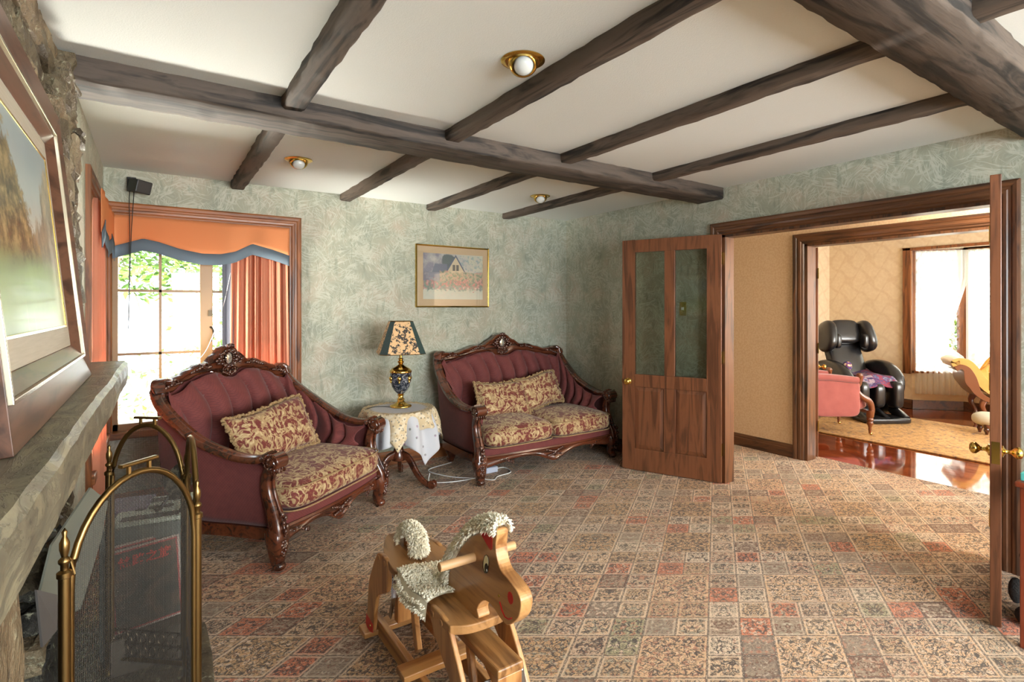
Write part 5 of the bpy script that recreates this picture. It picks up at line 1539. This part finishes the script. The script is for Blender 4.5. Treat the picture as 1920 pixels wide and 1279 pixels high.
ang = [(9.05, 3.17), (9.49, 2.71), (9.49, 1.05), (9.05, .60)]
def seg_box(mb, a, b, z0, z1, th, off=0.):
    a, b = Vector((*a, 0)), Vector((*b, 0)); d = (b - a).normalized(); n = Vector((-d.y, d.x, 0))
    if n.x < 0: n = -n
    pts = [a + n * off, b + n * off, b + n * (off + th), a + n * (off + th)]
    return mb.prism([(p.x, p.y) for p in pts], z0, z1, 'xy')
wb = MB(); wh_ = MB(); bs = MB(); tr = MB(); bars = MB(); gl = MB()
for a, b in zip(ang, ang[1:]):
    seg_box(wb, a, b, -.01, .52, .12); seg_box(wb, a, b, 2.28, 2.5, .12)
    seg_box(bs, a, b, 0, .125, -.018)
    seg_box(tr, a, b, .515, .545, .15, -.045); seg_box(tr, a, b, 2.25, 2.30, .10)
    A, B = Vector((*a, 0)), Vector((*b, 0)); d = (B - A).normalized(); n = Vector((-d.y, d.x, 0)); n = -n if n.x < 0 else n; L = (B - A).length
    for p in (A, B - d * .05): seg_box(tr, (p.x, p.y), ((p + d * .05).x, (p + d * .05).y), .52, 2.28, .06)
    seg_box(gl, a, b, .54, 2.26, .004, .05)
    # leaded diamonds
    s_ = .10; H = 1.72; k = -int(H / s_)
    while k * s_ < L:
        for sg_ in (1, -1):
            t0, t1 = k * s_, k * s_ + H * .62
            c0, c1 = max(t0, 0), min(t1, L)
            if c1 > c0 + .01:
                z0_, z1_ = (c0 - t0) / .62, (c1 - t0) / .62
                if sg_ < 0: z0_, z1_ = H - z0_, H - z1_
                P0 = A + d * c0 + n * .05; P1 = A + d * c1 + n * .05
                bars.tube([(P0.x, P0.y, .54 + z0_), (P1.x, P1.y, .54 + z1_)], .006, 4)
        k += 1
struct(wb.build('wall_bay', M_damaskwall, smooth=False)); struct(bs.build('baseboard_bay', M_trimh, smooth=False))
wf = struct(tr.build('window_3', M_wintrimv, smooth=False), 'leaded bay window behind glowing sheer curtains')
bars.build('leaded_bars', mat('lead_white', lin(210, 210, 206), .4), wf, kind='stuff'); gl.build('pane', M_glass, wf, smooth=False)
struct(MB().box(9.06, .5, 2.31, 9.62, 3.3, 2.5).build('ceiling_bay', M_ceiling, smooth=False))
cs7 = MB(); cs7.box(9.015, 3.175, .50, 9.05, 3.275, 2.31); cs7.box(9.015, .5, 2.27, 9.05, 3.275, 2.31); struct(cs7.build('trim_7', M_wintrimv, smooth=False, bevel=.006), 'light brown casing at the left of the bay window')

def sheer(name, p0, p1, z0, z1, nf, label, cut=None):
    a, b = Vector((*p0, 0)), Vector((*p1, 0)); d = (b - a).normalized(); n = Vector((-d.y, d.x, 0))
    def f(u, v):
        z = z0 + (z1 - z0) * v; uu = u * (cut(v) if cut else 1)
        p = a.lerp(b, uu) + n * (.016 * math.sin(u * nf * 2 * PI))
        return (p.x, p.y, z)
    o = MB().grid(f, 90, 16).build(name, M_sheer); return tag(o, label, 'curtain')
sheer('sheer_curtain', (9.04, 3.13), (9.44, 2.64), .22, 2.26, 9, 'left sheer white curtain drawn back from a diamond pane window gap', cut=lambda v: 1 if v > .80 else (1 - .42 * (.80 - v) / .45 if v > .35 else (.58 + (.35 - v) * 4 if v > .25 else .98)))
sheer('sheer_curtain', (9.42, 2.66), (9.42, 1.02), .40, 2.26, 22, 'sheer white curtain glowing over the right part of the bay window')

# massage chair
M_leather = mat('black_leather', rough=.28, fn=lambda g: (g.col((.012, .012, .014)), g.bump(g.noise(g.obj(), 60, 3), .25, .003)), Coat_Weight=.4, Coat_Roughness=.2)
def sq(w, m): return math.copysign(abs(w) ** m, w)
def pad(mb, c, r, e=.5, rot=None):
    """rounded cushion block (superellipsoid)"""
    M0 = mb.M.copy()
    if rot: mb.at(c, rot); c = (0, 0, 0)
    mb.grid(lambda u, v: (c[0] + r[0] * sq(math.cos(PI * (v - .5)), e) * sq(math.cos(2 * PI * u), e), c[1] + r[1] * sq(math.cos(PI * (v - .5)), e) * sq(math.sin(2 * PI * u), e), c[2] + r[2] * sq(math.sin(PI * (v - .5)), e)), 28, 14, cu=True)
    mb.M = M0; return mb
mc = thing('massage_chair', 'bulky black leather massage chair with padded wings and foot wells, in the room beyond', 'massage chair', (7.90, 3.44, .012), math.radians(-32))
pad(MB(), (0, .22, .80), (.24, .085, .42), .5, (math.radians(-24), 0, 0)).build('backrest', M_leather, mc)
pad(MB(), (0, .20, 1.10), (.21, .075, .17), .55, (math.radians(-20), 0, 0)).build('head_pad', M_leather, mc)
for s in (-1, 1):
    w = MB(); pad(w, (s * .27, .16, 1.04), (.085, .17, .22), .75, (math.radians(-18), s * math.radians(-8), 0)); w.build('head_wing', M_leather, mc)
    pad(MB(), (s * .19, .06, .98), (.04, .06, .10), .6).build('speaker_pad', M_leather, mc)
    a_ = MB(); a_.sweep(cr([(s * .33, .30, .50), (s * .34, .10, .60), (s * .34, -.15, .60), (s * .33, -.32, .50), (s * .32, -.38, .34)], 18), rrect(.16, .24, .07, 5), scales=[.7, .85, .95] + [1] * 10 + [.98, .94, .88, .8, .62]); a_.build('armrest', M_leather, mc)
    pad(MB(), (s * .34, .02, .26), (.06, .30, .22), .4).build('side_shell', M_leather, mc)
    pad(MB(), (s * .22, -.46, .33), (.065, .10, .17), .5).build('calf_side', M_leather, mc)
    f_ = MB(); f_.sweep(cr([(s * .24, -.62, .035), (s * .245, -.50, .09), (s * .24, -.38, .13)], 8), rrect(.09, .11, .035, 4)); f_.build('foot_wall', M_leather, mc)
pad(MB(), (0, -.12, .42), (.24, .28, .09), .45).build('seat_pad', M_leather, mc)
pad(MB(), (0, -.44, .32), (.07, .09, .15), .5).build('calf_middle', M_leather, mc)
f_ = MB(); f_.sweep(cr([(0, -.62, .035), (0, -.50, .09), (0, -.38, .13)], 8), rrect(.07, .10, .03, 4)); f_.build('foot_wall', M_leather, mc)
pad(MB(), (0, -.52, .035), (.29, .17, .035), .3).build('foot_base', M_leather, mc)
pad(MB(), (0, .10, .10), (.24, .34, .10), .3).build('chair_base', M_leather, mc)
cu_ = bpy.data.curves.new('headrest_lettering', 'FONT'); cu_.body = 'OSIM'; cu_.size = .04; cu_.extrude = .0005; cu_.align_x = 'CENTER'; cu_.materials.append(M_white)
# crocheted blanket
def blanket_fn(g):
    p = g.obj(); v = g.voro(p, 16, 'F1', 'Color'); a, b, c_ = g.sep(v)
    n = g.noise(p, 30, 2)
    c = g.ramp(n * .55 + a * .45, [(.2, lin(58, 44, 84)), (.38, lin(92, 70, 112)), (.48, lin(160, 64, 72)), (.58, lin(70, 88, 132)), (.72, lin(170, 150, 160))]); g.col(c)
M_blanket = mat('crocheted_wool', rough=.95, fn=blanket_fn)
R_mc = math.radians(-32)
def bl(u, v):
    x = -.20 + .46 * u; y = .16 - .66 * v
    z = .555 + .012 * math.sin(u * 9 + v * 4) + .18 * max(0, .25 - v) - .55 * max(0, v - .78) + .10 * max(0, abs(x - .03) - .2)
    return (x, y - .02 * math.sin(u * 8) * v, z)
o = MB().grid(bl, 26, 26).build('crochet_blanket', M_blanket, solid=.014); o.location = (7.90, 3.44, .012); o.rotation_euler = (0, 0, R_mc)
tag(o, 'purple, red and blue crocheted blanket lying on the black chair seat', 'blanket')
bpy.data.curves.remove(cu_)
o = pad(MB(), (0, 0, 0), (.075, .05, .065), .9).build('crochet_flower_square', mat('crochet_cream', rough=.9, fn=lambda g: g.col(g.ramp(g.voro(g.obj(), 22), [(.2, lin(230, 220, 190)), (.4, lin(150, 50, 60)), (.6, lin(60, 70, 130))]))), loc=(7.76, 3.46, .66)); tag(o, 'cream centred crocheted cushion corner propped on the black chair', 'cushion')

# pink armchair
M_pink = mat('rose_velvet', rough=.8, fn=lambda g: g.col(g.mix(g.noise(g.obj(), 9, 3), lin(150, 72, 66), lin(180, 98, 90))), Sheen_Weight=.5)
M_chairwood = mat('armchair_wood', lin(120, 66, 36), .28, Coat_Weight=.5)
pc = thing('rose_armchair', 'low rose pink velvet armchair with carved wood arm fronts and turned legs', 'armchair', (6.60, 3.17, .012), math.radians(56))
pad(MB(), (0, -.02, .36), (.27, .34, .10), .45).build('seat', M_pink, pc)
for s in (-1, 1):
    a_ = MB(); a_.sweep(cr([(s * .29, .34, .66), (s * .30, .10, .65), (s * .295, -.17, .62)], 10), rrect(.10, .075, .035, 5)); a_.build('arm_pad', M_pink, pc)
    pad(MB(), (s * .285, .06, .42), (.035, .26, .21), .3).build('side_panel', M_pink, pc)
    w = MB(); w.sweep(cr([(s * .29, -.18, .67), (s * .29, -.215, .66), (s * .29, -.205, .58), (s * .29, -.17, .52), (s * .29, -.22, .44), (s * .29, -.31, .38), (s * .29, -.34, .30), (s * .29, -.33, .22)], 24), rrect(.055, .05, .02, 4), up=Vector((1, 0, 0)), scales=[.9, 1.2, 1.2, 1] + [.7] * 6 + [.75, .85, .95, 1.05, 1.15, 1.2, 1.2, 1.15, 1.1] + [1.05] * 5); w.build('arm_front', M_chairwood, pc)
    lg = MB(); lg.lathe([(.0, .0), (.012, 0), (.014, .03), (.018, .05), (.014, .06), (.024, .09), (.034, .11), (.030, .13), (.022, .14), (.036, .15), (.036, .165), (.030, .175), (.038, .19), (.038, .26), (0, .26)], (s * .29, -.32, .02), 18, cap=False); l_ = lg.build('front_leg', M_chairwood, pc)
    MB().ball((s * .29, -.33, .016), (.011, .018, .016)).build('brass_caster', M_brass, l_)
    lg = MB(); lg.sweep([(s * .25, .36, .25), (s * .25, .42, 0)], rrect(.04, .04, .008)); lg.build('rear_leg', M_chairwood, pc)
pad(MB(), (0, .36, .62), (.30, .07, .33), .5, (math.radians(-12), 0, 0)).build('backrest', M_pink, pc)
MB().box(-.29, -.345, .235, .29, -.315, .275).build('front_rail', M_chairwood, pc, smooth=False, bevel=.006)

# gold chaise longue
M_gold = mat('gold_velvet', rough=.6, fn=lambda g: g.col(g.mix(g.noise(g.obj(), 7, 3), lin(196, 146, 62), lin(226, 180, 98))), Sheen_Weight=.4)
ch = thing('chaise_longue', 'gold upholstered chaise longue with scrolled carved end by the bay window', 'chaise longue', (8.72, 2.47, 0), math.radians(-62))
sc_path = cr([(-.18, .70), (-.20, .77), (-.12, .815), (-.01, .79), (.07, .70), (.14, .58), (.24, .47), (.40, .43), (.8, .43), (1.25, .43)], 50)
def strip(y0, y1, path, prof_t):
    """thick band following the side profile (x,z) from y0 to y1"""
    top = [(p.x, p.y) for p in path]; bt = []
    for i, p in enumerate(path):
        t = (path[min(i + 1, len(path) - 1)] - path[max(i - 1, 0)]).normalized(); n = Vector((t.y, -t.x, 0)); th = prof_t(i / (len(path) - 1)); bt.append((p.x + n.x * th, p.y + n.y * th))
    n_ = len(top); vs = []
    for (a, b), (c, d) in zip(top, bt): vs += [(a, y0, b), (a, y1, b), (c, y1, d), (c, y0, d)]
    fs = [(i * 4 + j, i * 4 + (j + 1) % 4, (i + 1) * 4 + (j + 1) % 4, (i + 1) * 4 + j) for i in range(n_ - 1) for j in range(4)] + [(0, 1, 2, 3), tuple((n_ - 1) * 4 + j for j in range(4))]
    return MB().add(vs, fs)
P3 = [Vector((p[0], p[1], 0)) for p in sc_path]
strip(-.28, .28, P3, lambda t: .085 + .03 * math.sin(PI * t)).build('upholstered_seat', M_gold, ch, smooth=True, bevel=.02, seg=3)
Pw = [Vector((a, b, 0)) for a, b in [(-.17, .70), (-.10, .735), (-.02, .70), (.04, .60), (.07, .50), (.10, .40), (.20, .33), (.45, .30), (.9, .30), (1.25, .30)]]
Pw = cr([(p.x, p.y, 0) for p in Pw], 40)
strip(-.29, .29, Pw, lambda t: .055 + .07 * math.exp(-((t - .38) / .15) ** 2)).build('carved_frame', M_chairwood, ch, smooth=True, bevel=.01)
for x_ in (.14, 1.12):
    for s in (-1, 1):
        lg = MB(); lg.sweep(cr([(x_, s * .24, .32), (x_ - .03, s * .25, .22), (x_ + .02, s * .245, .10), (x_ - .0, s * .25, .02)], 12), rrect(.06, .05, .018), up=Vector((0, 1, 0)), scales=[1.3, 1.25, 1.15, 1, .9, .8, .7, .65, .6, .6, .65, .75]); lg.ball((x_, s * .25, .018), (.02, .02, .018)); lg.build('leg', M_chairwood, ch)
bk = MB(); bkc = cr([(.22, .27, .62), (.34, .28, .80), (.55, .28, .88), (.80, .28, .86), (1.15, .28, .66)], 30)
bk.grid(lambda u, v: (bkc[min(29, int(u * 29))].x, .26 - .03 * math.sin(u * 25) * math.sin(v * PI), .44 + (bkc[min(29, int(u * 29))].z - .45) * v), 60, 8); bk.build('buttoned_back', M_gold, ch, solid=.06)
rm = MB(); rm.tube(bkc, .024, 10); rm.build('back_rail', mat('golden_wood', lin(214, 150, 60), .25, Coat_Weight=.5), ch)
fs_ = thing('footstool', 'pale round footstool on dark turned feet, half hidden by the door edge', 'footstool', (7.90, 2.035, .012))
pad(MB(), (0, 0, .17), (.14, .14, .075), .8).build('cushion_top', mat('stool_cream', lin(206, 200, 180), .8), fs_)
for k in range(3):
    a = 2 * PI * k / 3 + 1.2; MB().lathe([(0, 0), (.012, 0), (.02, .03), (.03, .05), (.022, .07), (.035, .085), (.03, .12), (0, .12)], (.085 * math.cos(a), .085 * math.sin(a), 0), 12, cap=False).build('foot', M_mahog, fs_)

# ------------------------------------------------------------------ right edge: small table, tin, toy bear
st = thing('small_table', 'corner of a red brown wooden table behind the right hand door', 'table', (3.20, .50, 0))
MB().box(-.155, -.22, .685, .36, .20, .71).build('tabletop', mat('cherry_wood', lin(128, 52, 26), .3, Coat_Weight=.4), st, smooth=False, bevel=.010, seg=3)
for x_, y_ in ((-.12, -.19), (.32, -.19), (.32, .17), (-.12, .17)): MB().box(x_ - .015, y_ - .015, 0, x_ + .015, y_ + .015, .685).build('leg', mat('cherry_wood'), st, smooth=False, bevel=.004)
MB().box(-.12, -.19, .62, .32, .17, .685).build('apron', mat('cherry_wood'), st, smooth=False)
tn = MB().box(3.075, .60, .711, 3.16, .685, .745).build('teal_box', mat('teal_card', lin(96, 196, 186), .5), smooth=False, bevel=.003); tag(tn, 'small teal box on the corner of the red brown table', 'box')
M_blackfur = mat('black_plush', (.012, .011, .010), .95, fn=lambda g: g.bump(g.noise(g.obj(), 120, 3), 1., .01)); M_tan = mat('tan_plush', lin(176, 122, 58), .9)
tb_ = thing('plush_bear', 'black plush toy bear with tan snout sitting behind the right hand door', 'soft toy', (3.40, .69, 0), math.radians(-70))
bd = MB(); bd.ball((0, 0, .10), (.075, .07, .10), 20, 12); bd.ball((0, -.02, .235), (.065, .06, .06), 20, 12)
for s in (-1, 1): bd.ball((s * .06, -.07, .035), (.035, .06, .035), 14, 9); bd.ball((s * .085, -.03, .13), (.028, .03, .06), 14, 9); bd.ball((s * .05, -.01, .29), (.022, .014, .022), 12, 8)
bd.build('body', M_blackfur, tb_)
MB().ball((0, -.075, .225), (.032, .026, .024), 14, 9).build('snout', M_tan, tb_)
for s in (-1, 1): MB().ball((s * .06, -.125, .035), (.022, .008, .022), 12, 8).build('paw_pad', M_tan, tb_)

# ------------------------------------------------------------------ garden outside
struct(MB().box(-8, 4.92, -.5, 14, 14, -.45).build('ground_garden', mat('sunlit_paving', rough=.9, fn=lambda g: g.col(g.mix(g.noise(g.pos(), 3, 4), lin(206, 200, 180), lin(170, 186, 130)))), smooth=False), 'sunlit garden ground')
struct(MB().box(9.7, -8, -.5, 20, 4.9, -.45).build('ground_terrace', MATS['sunlit_paving'], smooth=False), 'sunlit terrace outside the bay window')
def leaf_fn(g):
    n = g.noise(g.obj(), 5, 2); g.col(g.ramp(n, [(.35, lin(70, 104, 42)), (.5, lin(104, 140, 62)), (.65, lin(150, 172, 96))]))
M_leaf = mat('garden_leaf', rough=.5, fn=leaf_fn); M_bark = mat('bark', lin(150, 136, 116), .9)
def shrub(name, label, c, r, n, size, seed, trunks=3):
    rs = random.Random(seed); t = thing(name, label, 'shrub', (c[0], c[1], -.45)); mb = MB()
    for i in range(n):
        while True:
            p = Vector((rs.uniform(-1, 1), rs.uniform(-1, 1), rs.uniform(-1, 1)))
            if .25 < p.length < 1: break
        p = Vector((p.x * r[0], p.y * r[1], c[2] + .45 + p.z * r[2]))
        a = Vector((rs.uniform(-1, 1), rs.uniform(-1, 1), rs.uniform(-.6, .6))).normalized() * size * rs.uniform(.7, 1.3); b = a.cross(Vector((rs.uniform(-1, 1), rs.uniform(-1, 1), 1))).normalized() * size * .42
        up_ = Vector((0, 0, size * .1))
        mb.add([tuple(p - a), tuple(p + b - up_), tuple(p + a), tuple(p - b - up_), tuple(p)], [(0, 1, 4), (1, 2, 4), (2, 3, 4), (3, 0, 4)])
    mb.build('foliage', M_leaf, t, smooth=False, kind='stuff')
    tk = MB()
    for k in range(trunks):
        a = 2 * PI * k / trunks + seed; e = Vector((r[0] * .5 * math.cos(a), r[1] * .5 * math.sin(a), c[2] + .45 + r[2] * .3))
        tk.tube(cr([(0, 0, 0), (e.x * .25, e.y * .25, e.z * .35), (e.x * .5, e.y * .6, e.z * .7), tuple(e)], 14), .014, 6, scales=[1.2 - i * .06 for i in range(14)])
    tk.build('stems', M_bark, t)
    return t
shrub('garden_shrub', 'leafy green camellia shrub outside the top of back window', (.15, 7.0, 2.25), (1.3, .5, .75), 3400, .06, 3)
shrub('garden_shrub', 'pale sparse branch seen through the middle panes of back window', (.62, 6.4, 1.45), (.55, .3, .62), 800, .045, 9, 3)
shrub('garden_shrub', 'small shrub beyond the lower panes of back window', (.05, 7.2, .55), (.7, .4, .5), 160, .05, 12, 3)
tk = MB(); tk.tube(cr([(-.42, 6.6, -.45), (-.40, 6.6, .8), (-.46, 6.6, 1.6), (-.36, 6.65, 2.3), (-.5, 6.7, 3.2)], 24), .06, 10); tk.tube(cr([(-.44, 6.6, 1.5), (-.30, 6.6, 1.9), (-.24, 6.6, 2.5)], 12), .03, 8)
tag(tk.build('tree_trunk', M_bark), 'pale forked tree trunk outside the left panes of back window', 'tree')
shrub('garden_shrub', 'dark green foliage behind the diamond panes of the bay window', (11.2, 3.1, 1.1), (.8, .9, 1.3), 1500, .07, 21)
